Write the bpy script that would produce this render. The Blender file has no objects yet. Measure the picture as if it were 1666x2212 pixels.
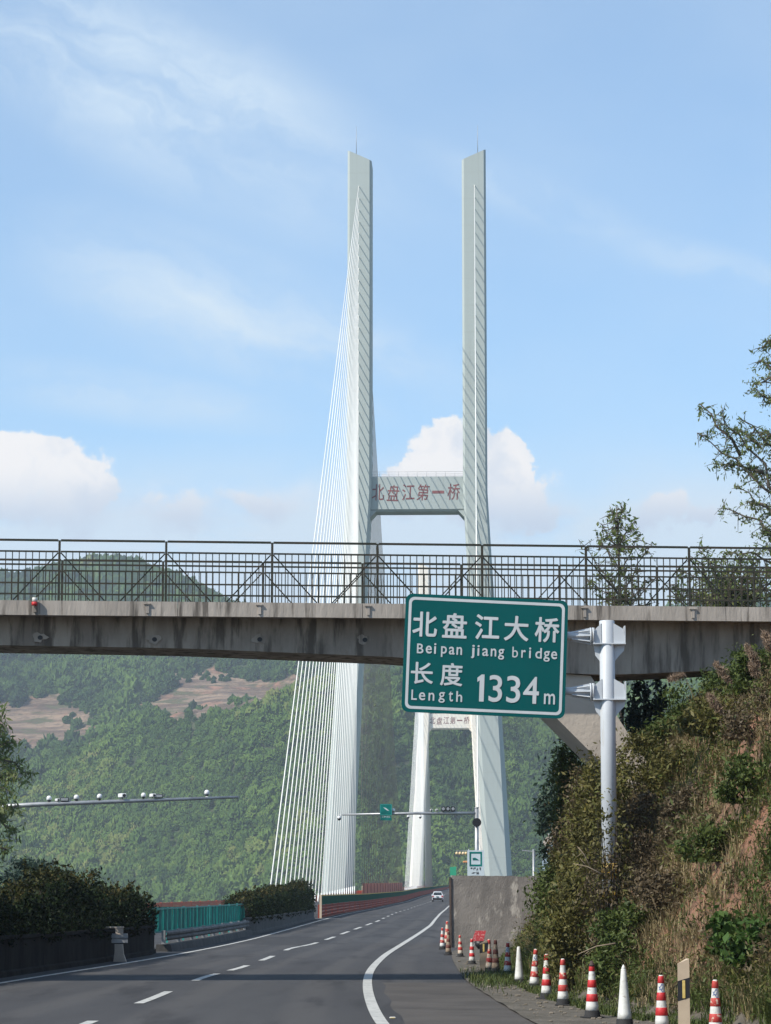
import bpy, bmesh, math, random
import numpy as np
from mathutils import Vector, Matrix, noise as mnoise

# ------------------------------------------------------------------ camera, world, sun, exposure
S = bpy.context.scene
C = S.collection
R = math.radians
W0, H0, F0 = 1666.0, 2212.0, 5800.0          # working frame of the photograph
CAM = Vector((0.0, 0.0, 2.0))
PITCH = math.atan((1925.0 - H0 / 2) / F0)
cam_d = bpy.data.cameras.new('camera')
cam = bpy.data.objects.new('camera', cam_d)
C.objects.link(cam)
cam_d.sensor_fit = 'HORIZONTAL'
cam_d.sensor_width = 36.0
cam_d.lens = 36.0 * F0 / W0
cam_d.clip_start, cam_d.clip_end = 0.5, 20000.0
cam.location = CAM
cam.rotation_euler = (R(90) + PITCH, 0, 0)
S.camera = cam

SUN_EL, SUN_AZ = 44.0, 237.0                 # azimuth clockwise from +Y: behind the camera on the left
sd = Vector((math.sin(R(SUN_AZ)) * math.cos(R(SUN_EL)), math.cos(R(SUN_AZ)) * math.cos(R(SUN_EL)), math.sin(R(SUN_EL))))
sun_d = bpy.data.lights.new('sun', 'SUN')
sun_d.energy, sun_d.angle, sun_d.color = 4.0, R(0.5), (1.0, 0.93, 0.82)
sun = bpy.data.objects.new('sun', sun_d)
C.objects.link(sun)
sun.rotation_euler = (-sd).to_track_quat('-Z', 'Y').to_euler()
sun.location = (-60, -60, 120)

S.view_settings.view_transform = 'Standard'
S.view_settings.look = 'None'
S.view_settings.exposure = 0.6
S.view_settings.gamma = 1.0
S.cycles.use_denoising = True
S.cycles.max_bounces = 6
S.cycles.diffuse_bounces = 2
S.cycles.glossy_bounces = 2
S.cycles.transmission_bounces = 3
S.cycles.transparent_max_bounces = 4
S.cycles.volume_bounces = 0
S.cycles.sample_clamp_indirect = 4.0


class NT:
    """small node-tree helper"""
    def __init__(self, tree):
        self.t = tree
        self.n, self.l = tree.nodes, tree.links

    def node(self, kind, **kw):
        o = self.n.new(kind)
        for k, v in kw.items():
            setattr(o, k, v)
        return o

    def put(self, sock, v):
        if isinstance(v, bpy.types.NodeSocket):
            self.l.new(v, sock)
        elif v is not None:
            sock.default_value = v

    def math(self, op, a, b=None, c=None, clamp=False):
        o = self.node('ShaderNodeMath', operation=op, use_clamp=clamp)
        self.put(o.inputs[0], a); self.put(o.inputs[1], b); self.put(o.inputs[2], c)
        return o.outputs[0]

    def vmath(self, op, a, b=None):
        o = self.node('ShaderNodeVectorMath', operation=op)
        self.put(o.inputs[0], a); self.put(o.inputs[1], b)
        return o.outputs['Value'] if op in ('LENGTH', 'DOT_PRODUCT') else o.outputs[0]

    def noise(self, vec, scale, detail=4.0, rough=0.55, dist=0.0, col=False):
        o = self.node('ShaderNodeTexNoise')
        self.put(o.inputs['Vector'], vec)
        o.inputs['Scale'].default_value = scale
        o.inputs['Detail'].default_value = detail
        o.inputs['Roughness'].default_value = rough
        o.inputs['Distortion'].default_value = dist
        return o.outputs['Color' if col else 'Fac']

    def ss(self, x, a, b, lo=0.0, hi=1.0, smooth=True):
        o = self.node('ShaderNodeMapRange', interpolation_type='SMOOTHSTEP' if smooth else 'LINEAR')
        self.put(o.inputs['Value'], x)
        for i, v in zip((1, 2, 3, 4), (a, b, lo, hi)):
            self.put(o.inputs[i], v)
        return o.outputs[0]

    def mix(self, f, a, b, blend='MIX'):
        o = self.node('ShaderNodeMix', data_type='RGBA', blend_type=blend)
        self.put(o.inputs[0], f)
        self.put(o.inputs[6], (*a, 1) if isinstance(a, tuple) and len(a) == 3 else a)
        self.put(o.inputs[7], (*b, 1) if isinstance(b, tuple) and len(b) == 3 else b)
        return o.outputs[2]

    def comb(self, x, y, z):
        o = self.node('ShaderNodeCombineXYZ')
        self.put(o.inputs[0], x); self.put(o.inputs[1], y); self.put(o.inputs[2], z)
        return o.outputs[0]

    def sep(self, v):
        o = self.node('ShaderNodeSeparateXYZ')
        self.put(o.inputs[0], v)
        return o.outputs

    def mapping(self, v, scale=(1, 1, 1), rot=(0, 0, 0), loc=(0, 0, 0)):
        o = self.node('ShaderNodeMapping')
        self.put(o.inputs['Vector'], v)
        o.inputs['Scale'].default_value = scale
        o.inputs['Rotation'].default_value = rot
        o.inputs['Location'].default_value = loc
        return o.outputs[0]


# world: physical sky with clouds laid out by direction
world = bpy.data.worlds.new('World')
S.world = world
world.use_nodes = True
world.cycles.sampling_method = 'AUTOMATIC'
wt = NT(world.node_tree)
wt.n.clear()
SKY_STRENGTH = 0.115
sky = wt.node('ShaderNodeTexSky', sky_type='NISHITA')
sky.sun_disc = False
sky.sun_elevation = R(SUN_EL)
sky.sun_rotation = R(SUN_AZ)
sky.altitude = 900
sky.air_density = 1.0
sky.dust_density = 0.6
sky.ozone_density = 2.0
gen = wt.node('ShaderNodeTexCoord').outputs['Generated']
dx, dy, dz = wt.sep(gen)
inv = wt.math('DIVIDE', 1.0, wt.math('MAXIMUM', wt.math('ABSOLUTE', dy), 0.05))
px_ = wt.math('MULTIPLY', dx, inv)
pz_ = wt.math('MULTIPLY', dz, inv)
P2 = wt.comb(px_, pz_, 0.0)


def pp(x, y):
    a = math.atan((H0 / 2 - y) / F0) + PITCH
    return ((x - W0 / 2) / F0, math.tan(a))


warp = wt.vmath('SUBTRACT', wt.noise(P2, 42, 9, 0.60, col=True), (0.5, 0.5, 0.5))
warpS = wt.node('ShaderNodeVectorMath', operation='SCALE')
wt.put(warpS.inputs[0], warp); warpS.inputs['Scale'].default_value = 0.034
PW = wt.vmath('ADD', P2, warpS.outputs[0])
PW = wt.vmath('MULTIPLY', PW, (1, 1, 0))


def blob(cx, cy, rx, ry, soft=0.35, vec=None):
    c = pp(cx, cy)
    d = wt.vmath('SUBTRACT', vec or PW, (c[0], c[1], 0))
    d = wt.vmath('MULTIPLY', d, (F0 / rx, F0 / ry, 0))
    return wt.ss(wt.vmath('LENGTH', d), 1.0, 1.0 - soft)


def vmax(lst):
    r = lst[0]
    for q in lst[1:]:
        r = wt.math('MAXIMUM', r, q)
    return r


cum = vmax([blob(985, 1020, 110, 118, .16), blob(915, 1060, 95, 75, .18), blob(1070, 1028, 110, 104, .14), blob(1135, 1070, 85, 80, .4), blob(1090, 1110, 140, 70, .9),
            blob(1010, 1100, 150, 60, .6), blob(1185, 1035, 45, 45, .8), blob(1160, 1100, 110, 60, .8), blob(1110, 1000, 60, 60, .5), blob(880, 1100, 90, 50, .6),
            blob(50, 1010, 160, 85, .25), blob(170, 1035, 110, 85, .3), blob(-30, 1050, 170, 110, .5), blob(90, 1100, 240, 70, .9), blob(380, 1110, 190, 60, 1.0), blob(560, 1090, 170, 60, 1.0),
            blob(1450, 1105, 85, 42, .5), blob(1530, 1115, 50, 28, .6), blob(1400, 1130, 80, 40, .8)])
haze_n = wt.noise(wt.mapping(P2, (1, 2.2, 1)), 22, 6, .55)
low = wt.math('MULTIPLY', wt.ss(pz_, pp(0, 900)[1], pp(0, 1160)[1]), wt.ss(haze_n, .22, .62, .45, 1.0))
# cirrus veil, upper left, drifting down to the right
def band(cx, cy, deg, half_len, half_wid, sc, seed):
    """a long streak of ice cloud, deg below the horizontal"""
    c = pp(cx, cy)
    d = wt.vmath('SUBTRACT', P2, (c[0], c[1], 0))
    e = (math.cos(R(-deg)), math.sin(R(-deg)), 0); n_ = (-e[1], e[0], 0)
    u_, v_ = wt.vmath('DOT_PRODUCT', d, e), wt.vmath('DOT_PRODUCT', d, n_)
    q = wt.comb(wt.math('MULTIPLY', u_, F0 / half_len), wt.math('MULTIPLY', v_, F0 / half_wid), 0.0)
    env = wt.ss(wt.vmath('LENGTH', q), 1.0, .15)
    w2 = wt.vmath('ADD', wt.comb(wt.math('MULTIPLY', u_, 5.0), wt.math('MULTIPLY', v_, 17.0), seed), wt.vmath('MULTIPLY', wt.noise(P2, 14, 5, .6, col=True), (.5, .9, 0)))
    st = wt.noise(w2, sc, 8, .62, .3)
    return wt.math('MULTIPLY', env, wt.ss(st, .30, .70))


veil = vmax([band(330, 200, 27, 800, 260, 1.2, 1.0), wt.math('MULTIPLY', band(520, 690, 20, 700, 210, 1.2, 5.0), .9), wt.math('MULTIPLY', band(150, 60, 18, 420, 120, 1.6, 9.0), .8),
             wt.math('MULTIPLY', band(1500, 560, 14, 420, 70, 1.5, 12.0), .45), wt.math('MULTIPLY', band(300, 860, 8, 500, 90, 1.5, 14.0), .6), wt.math('MULTIPLY', band(1150, 420, 24, 400, 90, 1.5, 17.0), .4)])
base_veil = wt.ss(wt.noise(wt.mapping(P2, (1, 1.7, 1), (0, 0, R(20))), 6, 4, .5), .2, .8, .18, .38)
lit = wt.noise(PW, 38, 6, .55)
cum_body = wt.ss(pz_, pp(0, 1150)[1], pp(0, 1000)[1])
cum_col = wt.mix(wt.math('MULTIPLY', cum_body, wt.ss(lit, .34, .54, .5, 1.0)), (.60, .70, .84), (1.0, .98, .965))
ccol = wt.mix(cum, (.68, .82, .95), cum_col)
mask = wt.math('MAXIMUM', wt.math('MULTIPLY', cum, .93), wt.math('MULTIPLY', low, .84))
mask = wt.math('MAXIMUM', mask, wt.math('MULTIPLY', veil, .85))
mask = wt.math('ADD', mask, base_veil, clamp=True)
mask = wt.math('MULTIPLY', mask, wt.ss(dz, -.02, .0))
skycol = wt.mix(1.0, sky.outputs[0], (0.84, 1.05, 1.12), 'MULTIPLY')
bg1 = wt.node('ShaderNodeBackground'); wt.put(bg1.inputs[0], skycol); bg1.inputs[1].default_value = SKY_STRENGTH
bg2 = wt.node('ShaderNodeBackground'); wt.put(bg2.inputs[0], ccol); bg2.inputs[1].default_value = 0.69
ms = wt.node('ShaderNodeMixShader')
wt.put(ms.inputs[0], mask); wt.put(ms.inputs[1], bg1.outputs[0]); wt.put(ms.inputs[2], bg2.outputs[0])
wo = wt.node('ShaderNodeOutputWorld')
wt.put(wo.inputs['Surface'], ms.outputs[0])

# ------------------------------------------------------------------ helpers
cF = Vector((0, math.cos(PITCH), math.sin(PITCH)))
cU = Vector((0, -math.sin(PITCH), math.cos(PITCH)))


def ray(px, py):
    return cF * F0 + Vector((1, 0, 0)) * (px - W0 / 2) + cU * (H0 / 2 - py)


def P(px, py, d):
    """point at forward distance d seen at (px, py)"""
    v = ray(px, py)
    return CAM + v * (d / v.y)


def G(px, py, z=0.0):
    """point on the level z seen at (px, py)"""
    v = ray(px, py)
    return CAM + v * ((z - CAM.z) / v.z)


def smooth(a, b, x):
    t = min(1.0, max(0.0, (x - a) / (b - a)))
    return t * t * (3 - 2 * t)


def interp(x, pts):
    return float(np.interp(x, [p[0] for p in pts], [p[1] for p in pts]))


def root_loc(o):
    v = Vector((0, 0, 0))
    while o is not None:
        v += o.location
        o = o.parent
    return v


def tag(o, label=None, cat=None, group=None, kind=None):
    if label: o['label'] = label
    if cat: o['category'] = cat
    if group: o['group'] = group
    if kind: o['kind'] = kind
    return o


def thing(name, label, cat, loc=(0, 0, 0), group=None, rz=0.0):
    o = bpy.data.objects.new(name, None)
    o.empty_display_size = 0.3
    C.objects.link(o)
    o.location = loc
    o.rotation_euler.z = rz
    return tag(o, label, cat, group)


def sub_empty(name, parent, label=None):
    o = bpy.data.objects.new(name, None)
    C.objects.link(o)
    o.parent = parent
    if label: o['label'] = label
    return o


def link_mesh(name, me, mat, parent=None, world=True):
    o = bpy.data.objects.new(name, me)
    C.objects.link(o)
    for m in (mat if isinstance(mat, (list, tuple)) else [mat]):
        me.materials.append(m)
    if parent is not None:
        o.parent = parent
        if world:
            me.transform(Matrix.Translation(-root_loc(parent)))
    return o


def np_mesh(name, V, Fc, rnd=None, smooth_=False):
    """V (n,3), Fc (m,k) arrays"""
    me = bpy.data.meshes.new(name)
    V = np.asarray(V, np.float32); Fc = np.asarray(Fc, np.int32)
    m, k = Fc.shape
    me.vertices.add(len(V)); me.vertices.foreach_set('co', V.ravel())
    me.loops.add(m * k); me.loops.foreach_set('vertex_index', Fc.ravel())
    me.polygons.add(m)
    me.polygons.foreach_set('loop_start', np.arange(0, m * k, k, dtype=np.int32))
    me.polygons.foreach_set('loop_total', np.full(m, k, np.int32))
    if smooth_:
        me.polygons.foreach_set('use_smooth', np.ones(m, bool))
    if rnd is not None:
        a = me.attributes.new('rnd', 'FLOAT', 'POINT')
        a.data.foreach_set('value', np.asarray(rnd, np.float32))
    me.update(calc_edges=True)
    return me


class MB:
    """collects shapes into one mesh"""
    def __init__(self):
        self.v, self.f, self.mi, self.sm = [], [], [], []

    def add(self, verts, faces, mi=0, sm=False, M=None):
        b = len(self.v)
        for p in verts:
            p = Vector(p)
            self.v.append(tuple(M @ p if M is not None else p))
        for q in faces:
            self.f.append([b + i for i in q]); self.mi.append(mi); self.sm.append(sm)
        return self

    def hexa(self, c, mi=0, M=None):
        """8 corners: bottom ring 0-3 counterclockwise from above, top ring 4-7"""
        return self.add(c, [(3, 2, 1, 0), (4, 5, 6, 7), (0, 1, 5, 4), (1, 2, 6, 5), (2, 3, 7, 6), (3, 0, 4, 7)], mi, False, M)

    def box(self, c, s, mi=0, M=None):
        x, y, z = c; a, b, h = s[0] / 2, s[1] / 2, s[2] / 2
        return self.hexa([(x - a, y - b, z - h), (x + a, y - b, z - h), (x + a, y + b, z - h), (x - a, y + b, z - h),
                          (x - a, y - b, z + h), (x + a, y - b, z + h), (x + a, y + b, z + h), (x - a, y + b, z + h)], mi, M)

    def bevbox(self, c, s, bev=0.02, mi=0, M=None):
        """box with chamfered edges"""
        x, y, z = c; a, b, h = s[0] / 2, s[1] / 2, s[2] / 2
        rings = []
        for (zz, k) in ((-h, bev), (-h + bev, 0), (h - bev, 0), (h, bev)):
            A, B = a - k, b - k
            rings.append([(x - A + bev * (k == 0), y - B, z + zz), (x + A - bev * (k == 0), y - B, z + zz), (x + A, y - B + bev * (k == 0), z + zz), (x + A, y + B - bev * (k == 0), z + zz),
                          (x + A - bev * (k == 0), y + B, z + zz), (x - A + bev * (k == 0), y + B, z + zz), (x - A, y + B - bev * (k == 0), z + zz), (x - A, y - B + bev * (k == 0), z + zz)])
        return self.loft(rings, mi=mi, M=M)

    def loft(self, rings, mi=0, sm=False, caps=True, M=None):
        n = len(rings[0]); V = [p for r in rings for p in r]; Fc = []
        for i in range(len(rings) - 1):
            for j in range(n):
                k = (j + 1) % n
                Fc.append((i * n + j, i * n + k, (i + 1) * n + k, (i + 1) * n + j))
        self.add(V, Fc, mi, sm, M)
        if caps:
            b = len(self.v) - len(V)
            self.f.append([b + j for j in reversed(range(n))]); self.mi.append(mi); self.sm.append(False)
            e = b + (len(rings) - 1) * n
            self.f.append([e + j for j in range(n)]); self.mi.append(mi); self.sm.append(False)
        return self

    def path(self, pts, rad, n=8, mi=0, caps=True, sm=True):
        pts = [Vector(p) for p in pts]
        if not hasattr(rad, '__len__'): rad = [rad] * len(pts)
        rings = []
        prev = None
        for i, p in enumerate(pts):
            t = (pts[min(i + 1, len(pts) - 1)] - pts[max(i - 1, 0)]).normalized()
            if prev is None:
                up = Vector((0, 0, 1)) if abs(t.z) < .9 else Vector((1, 0, 0))
                a = t.cross(up).normalized()
            else:
                a = (prev - t * prev.dot(t)).normalized()
            prev = a
            b = t.cross(a)
            rings.append([tuple(p + (a * math.cos(2 * math.pi * k / n) + b * math.sin(2 * math.pi * k / n)) * rad[i]) for k in range(n)])
        return self.loft(rings, mi, sm, caps)

    def tube(self, p0, p1, r0, r1=None, n=8, mi=0):
        return self.path([p0, p1], [r0, r0 if r1 is None else r1], n, mi)

    def bar(self, p0, p1, w, h, mi=0):
        """square-section bar"""
        p0, p1 = Vector(p0), Vector(p1)
        t = (p1 - p0).normalized()
        up = Vector((0, 0, 1)) if abs(t.z) < .95 else Vector((0, 1, 0))
        a = t.cross(up).normalized() * w / 2
        b = a.cross(t).normalized() * h / 2
        c = [p0 - a - b, p0 + a - b, p1 + a - b, p1 - a - b, p0 - a + b, p0 + a + b, p1 + a + b, p1 - a + b]
        return self.hexa([tuple(q) for q in c], mi)

    def lathe(self, prof, c=(0, 0, 0), n=20, mi=0, M=None, sm=True):
        rings = [[(c[0] + r * math.cos(2 * math.pi * k / n), c[1] + r * math.sin(2 * math.pi * k / n), c[2] + z) for k in range(n)] for r, z in prof]
        return self.loft(rings, mi, sm, True, M)

    def prism(self, poly, y0, y1, mi=0, M=None):
        """polygon of (x, z) extruded from y0 to y1"""
        n = len(poly)
        V = [(x, y0, z) for x, z in poly] + [(x, y1, z) for x, z in poly]
        Fc = [tuple(range(n)), tuple(reversed(range(n, 2 * n)))] + [((i + 1) % n, i, n + i, n + (i + 1) % n) for i in range(n)]
        return self.add(V, Fc, mi, False, M)

    def strip(self, L, Rr, mi=0):
        n = len(L)
        V = list(L) + list(Rr)
        return self.add(V, [(i, n + i, n + i + 1, i + 1) for i in range(n - 1)], mi)

    def build(self, name, mat, parent=None, world=True, fix=True):
        me = bpy.data.meshes.new(name)
        me.from_pydata(self.v, [], self.f)
        me.polygons.foreach_set('material_index', self.mi)
        me.polygons.foreach_set('use_smooth', self.sm)
        if fix:
            bm = bmesh.new(); bm.from_mesh(me)
            bmesh.ops.recalc_face_normals(bm, faces=bm.faces)
            bm.to_mesh(me); bm.free()
        me.update()
        return link_mesh(name, me, mat, parent, world)


MATS = {}


def mat(name, c1, c2=None, scale=3.0, rough=0.7, bump=0.0, metal=0.0, stretch=(1, 1, 1), c3=None, lo=.35, hi=.65, detail=5, bscale=None, spec=None, c3lo=.6, c3hi=.72, c3scale=None, c3stretch=None):
    """principled material with object-space noise between two or three colours"""
    m = bpy.data.materials.new(name); m.use_nodes = True
    t = NT(m.node_tree)
    b = t.n['Principled BSDF']
    b.inputs['Roughness'].default_value = rough
    b.inputs['Metallic'].default_value = metal
    if spec is not None: b.inputs['Specular IOR Level'].default_value = spec
    co = t.node('ShaderNodeTexCoord').outputs['Object']
    v = t.mapping(co, stretch)
    col = (*c1, 1)
    if c2 is not None:
        col = t.mix(t.ss(t.noise(v, scale, detail, .6), lo, hi), c1, c2)
    if c3 is not None:
        v3 = t.mapping(co, c3stretch or stretch, loc=(3.1, 7.7, 1.3))
        col = t.mix(t.ss(t.noise(v3, c3scale or scale * 2.3, detail, .6), c3lo, c3hi), col, c3)
    t.put(b.inputs['Base Color'], col)
    if bump:
        bn = t.node('ShaderNodeBump'); bn.inputs['Strength'].default_value = bump; bn.inputs['Distance'].default_value = .05
        t.put(bn.inputs['Height'], t.noise(v, bscale or scale * 4, 6, .6))
        t.put(b.inputs['Normal'], bn.outputs[0])
    MATS[name] = m
    return m


def leaf_mat(name, cols, rough=.55, trans=.25, pscale=.8, spec=.25):
    """leaf material: colour differs from leaf to leaf (rnd) and from clump to clump"""
    m = bpy.data.materials.new(name); m.use_nodes = True
    t = NT(m.node_tree); b = t.n['Principled BSDF']; out = t.n['Material Output']
    a = t.node('ShaderNodeAttribute', attribute_name='rnd')
    co = t.node('ShaderNodeTexCoord').outputs['Object']
    f = t.math('ADD', t.math('MULTIPLY', a.outputs['Fac'], .6), t.math('MULTIPLY', t.ss(t.noise(co, pscale, 3), .3, .7), .4))
    r = t.node('ShaderNodeValToRGB')
    els = r.color_ramp.elements
    while len(els) < len(cols): els.new(.5)
    for i, c in enumerate(cols):
        els[i].position = i / max(1, len(cols) - 1); els[i].color = (*c, 1)
    t.put(r.inputs[0], f)
    t.put(b.inputs['Base Color'], r.outputs[0])
    b.inputs['Roughness'].default_value = rough
    b.inputs['Specular IOR Level'].default_value = spec
    if trans:
        tr = t.node('ShaderNodeBsdfTranslucent'); t.put(tr.inputs[0], r.outputs[0])
        mx = t.node('ShaderNodeMixShader'); mx.inputs[0].default_value = trans
        t.put(mx.inputs[1], b.outputs[0]); t.put(mx.inputs[2], tr.outputs[0]); t.put(out.inputs['Surface'], mx.outputs[0])
    MATS[name] = m
    return m


def leaves(cent, L, Wd, rng, droop=0.0, jit=.35, flat=0.0):
    """rhombus leaves at the given points"""
    n = len(cent)
    a = rng.normal(size=(n, 3)); a[:, 2] -= droop; a[:, 2] *= (1 - flat)
    a /= np.linalg.norm(a, axis=1)[:, None] + 1e-9
    b = np.cross(a, rng.normal(size=(n, 3))); b /= np.linalg.norm(b, axis=1)[:, None] + 1e-9
    s = (1 + jit * rng.normal(size=n)).clip(.4, 1.9)[:, None]
    l, w = a * L * s, b * Wd * s * .5
    nrm = np.cross(a, b) * (L * .08) * s
    V = np.stack([cent - l * .5, cent + w + nrm, cent + l * .5, cent - w + nrm], 1).reshape(-1, 3)
    Fc = np.arange(n * 4).reshape(n, 4)
    rnd = np.repeat(rng.random(n), 4)
    return V, Fc, rnd


def clump_points(n, centre, radii, rng, k=18, shell=.45, spread=.17, flatbottom=False):
    """points gathered into clumps inside an ellipsoid"""
    d = rng.normal(size=(k, 3)); d /= np.linalg.norm(d, axis=1)[:, None]
    if flatbottom: d[:, 2] = np.abs(d[:, 2]) * 1.0 - .25 * rng.random(k)
    r = (shell + (1 - shell) * rng.random(k))[:, None]
    c = d * r
    w = .35 + rng.random(k); idx = rng.choice(k, n, p=w / w.sum())
    sp = (spread * (.5 + rng.random(k)))[idx][:, None]
    p = c[idx] + rng.normal(size=(n, 3)) * sp
    return p * np.array(radii) + np.array(centre), c * np.array(radii) + np.array(centre)


def txt(body, size, bold=0.0, extrude=0.004, shear=0.0):
    """lettering as a mesh centred on its bounds, in the XZ plane facing -Y"""
    cu = bpy.data.curves.new('lettering', 'FONT')
    cu.body, cu.size, cu.offset, cu.extrude, cu.shear = body, size, bold, extrude, shear
    cu.resolution_u = 6
    ob = bpy.data.objects.new('lettering', cu)
    C.objects.link(ob)
    dg = bpy.context.evaluated_depsgraph_get()
    me = bpy.data.meshes.new_from_object(ob.evaluated_get(dg))
    bpy.data.objects.remove(ob); bpy.data.curves.remove(cu)
    xs = [v.co.x for v in me.vertices]; ys = [v.co.y for v in me.vertices]
    me.transform(Matrix.Translation((-(min(xs) + max(xs)) / 2, -(min(ys) + max(ys)) / 2, 0)))
    me.transform(Matrix.Rotation(R(90), 4, 'X'))
    return me, max(xs) - min(xs), max(ys) - min(ys)


def put_txt(body, M, w=None, h=None, bold=.01, mat_=None, parent=None, name='lettering', shear=0.0, extrude=.004):
    """lettering scaled to w by h, placed by matrix M (local X right, Z up, front -Y)"""
    me, tw, th = txt(body, 1.0, 0.0, 0.0, shear)
    if bold:
        bm = bmesh.new()
        for k in range(9):
            c2 = me.copy()
            a_ = 2 * math.pi * k / 8
            r0_ = 0 if k == 8 else bold
            c2.transform(Matrix.Translation((r0_ * math.cos(a_), -.0006 * k, r0_ * math.sin(a_))))
            bm.from_mesh(c2); bpy.data.meshes.remove(c2)
        bm.to_mesh(me); bm.free()
        tw += 2 * bold; th += 2 * bold
    sx = (w / tw) if w else (h / th)
    sz = (h / th) if h else sx
    me.transform(Matrix.Diagonal((sx, 1, sz, 1)))
    me.transform(M)
    me.materials.clear()
    return link_mesh(name, me, mat_, parent)

# ------------------------------------------------------------------ materials
asphalt_plain = mat('asphalt_plain', (.030, .031, .035), (.039, .040, .044), .35, .85, .25, stretch=(1, .18, 1), c3=(.025, .026, .029), c3scale=.9, bscale=60, spec=.3)
shoulder_m = mat('shoulder_asphalt', (.062, .057, .053), (.082, .075, .069), .5, .9, .3, c3=(.046, .043, .040), bscale=50, spec=.25)
paint_white = mat('road_paint', (.46, .46, .43), (.36, .36, .34), 2.0, .7, .1, c3=(.13, .13, .13), c3lo=.56, c3hi=.70, c3scale=6)
dirt_m = mat('verge_dirt', (.20, .17, .135), (.14, .12, .09), .9, .95, .8, c3=(.27, .24, .20), bscale=12)
soil_m = mat('bank_soil', (.24, .135, .085), (.13, .095, .055), .55, .95, .9, c3=(.085, .08, .04), lo=.4, hi=.62, c3lo=.5, c3hi=.62, c3scale=1.1, bscale=6)
conc_wall = mat('weathered_concrete', (.22, .20, .178), (.12, .11, .10), .9, .9, .5, stretch=(1, 1, .45), c3=(.38, .35, .305), c3lo=.55, c3hi=.66, bscale=22, c3scale=1.7)
conc_bridge = mat('stained_concrete', (.40, .355, .31), (.30, .265, .23), 1.6, .9, .4, stretch=(1, 1, .25), c3=(.11, .095, .08), c3lo=.53, c3hi=.68, c3scale=3.4, c3stretch=(1.6, 1.6, .12), bscale=10)
conc_girder = mat('girder_concrete', (.38, .335, .285), (.24, .21, .18), 1.3, .9, .4, stretch=(1, 1, .35), c3=(.11, .095, .08), c3lo=.47, c3hi=.64, c3scale=2.2, c3stretch=(1.7, 1.7, .13), bscale=10)
conc_leg = mat('pale_concrete', (.46, .40, .335), (.39, .34, .285), 1.0, .9, .3, bscale=9)
conc_dark = mat('shaded_concrete', (.030, .028, .026), (.016, .015, .0145), 1.2, .95, spec=.1, bump=.5, stretch=(1, 1, .3), c3=(.085, .08, .072), c3lo=.65, c3hi=.74, c3scale=3, c3stretch=(1.5, 1.5, .15), bscale=9)  # shade on the planter's road side is put into this colour
conc_grey = mat('grey_concrete', (.075, .071, .067), (.045, .043, .041), 1.0, .9, .5, stretch=(1, 1, .3), c3=(.06, .055, .05), c3lo=.6, c3hi=.72, bscale=9)
rail_steel = mat('dark_green_rail_paint', (.022, .028, .020), (.045, .036, .024), 4, .55, spec=.3)
galv = mat('galvanised_steel', (.36, .37, .38), (.27, .28, .29), 2.5, .45, metal=.5)
pylon_m = mat('pylon_paint', (.405, .46, .45), (.375, .425, .415), .05, .75, stretch=(1, 1, .12), c3=(.40, .45, .44), c3scale=.12, c3stretch=(1, 1, .06))
pylon_far_m = mat('brightened_pylon', (.90, .85, .76), (.85, .79, .70), .05, .75, stretch=(1, 1, .12))  # far tower's extra brightness is put into its colour
soffit_m = mat('beam_underside_concrete', (.22, .2, .18), (.17, .155, .14), .2, .85)
cable_shaded_m = mat('shaded_cable_sheath', (.34, .30, .25), (.27, .24, .20), .05, .6)  # main-span sheaths coloured darker to paint in their unlit side
cable_m = mat('cable_sheath', (.82, .81, .77), (.70, .70, .66), .05, .5)
red_letter = mat('red_letter_paint', (.24, .085, .085), (.18, .07, .07), .5, .7)
deck_m = mat('deck_concrete', (.28, .27, .25), (.2, .19, .18), .2, .85)
barrier_red = mat('barrier_red_paint', (.25, .055, .035), (.18, .042, .03), .8, .85, spec=.1, c3=(.14, .06, .045), c3lo=.62, c3hi=.74)
barrier_orange = mat('barrier_orange_paint', (.58, .12, .045), (.46, .10, .05), .3, .6)
panel_green = mat('panel_green_paint', (.004, .085, .05), (.006, .065, .04), .6, .85, spec=.05)
yellow_m = mat('yellow_paint', (.55, .40, .06), (.46, .33, .06), 2, .6)
teal_m = mat('teal_panel_paint', (.003, .17, .15), (.004, .10, .092), 1.6, .6, spec=.15, c3=(.02, .27, .235))
teal_frame_m = mat('teal_frame_paint', (.03, .27, .25), (.03, .22, .2), 2, .5)
sign_green = mat('sign_green_sheet', (.0006, .084, .084), (.0008, .078, .078), 1.2, .6, spec=.12)
sign_white = mat('sign_white_sheet', (.52, .55, .56), (.47, .50, .51), 2, .5)
post_white = mat('post_white_paint', (.49, .52, .55), (.44, .47, .50), 1.4, .45, c3=(.36, .35, .32), c3lo=.60, c3hi=.78, c3scale=3, c3stretch=(3, 3, .35))
post_yellow = mat('post_yellow_band', (.50, .30, .03), (.36, .24, .06), 3, .6)
cone_white = mat('cone_white_sleeve', (.64, .64, .61), (.52, .51, .47), 6, .6, c3=(.33, .29, .24), c3lo=.58, c3hi=.72, c3scale=11)
cone_cream = mat('cone_cream_sleeve', (.58, .52, .42), (.48, .41, .32), 6, .65, c3=(.55, .24, .12), c3lo=.56, c3hi=.66, c3scale=16)
cone_dirty = mat('cone_dirty_sleeve', (.30, .23, .16), (.22, .16, .11), 7, .8, c3=(.12, .08, .06), c3lo=.58, c3hi=.7, c3scale=14)
cone_red = mat('cone_red_band', (.52, .020, .022), (.40, .018, .020), 7, .55, c3=(.30, .06, .05), c3lo=.58, c3hi=.72, c3scale=12)
cone_red_worn = mat('cone_worn_red_band', (.46, .035, .03), (.36, .04, .03), 7, .65, c3=(.55, .42, .33), c3lo=.56, c3hi=.64, c3scale=15)
cone_red_dirty = mat('cone_dirty_red_band', (.17, .055, .04), (.12, .045, .035), 7, .8, c3=(.08, .06, .05), c3lo=.6, c3hi=.7, c3scale=12)
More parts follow.
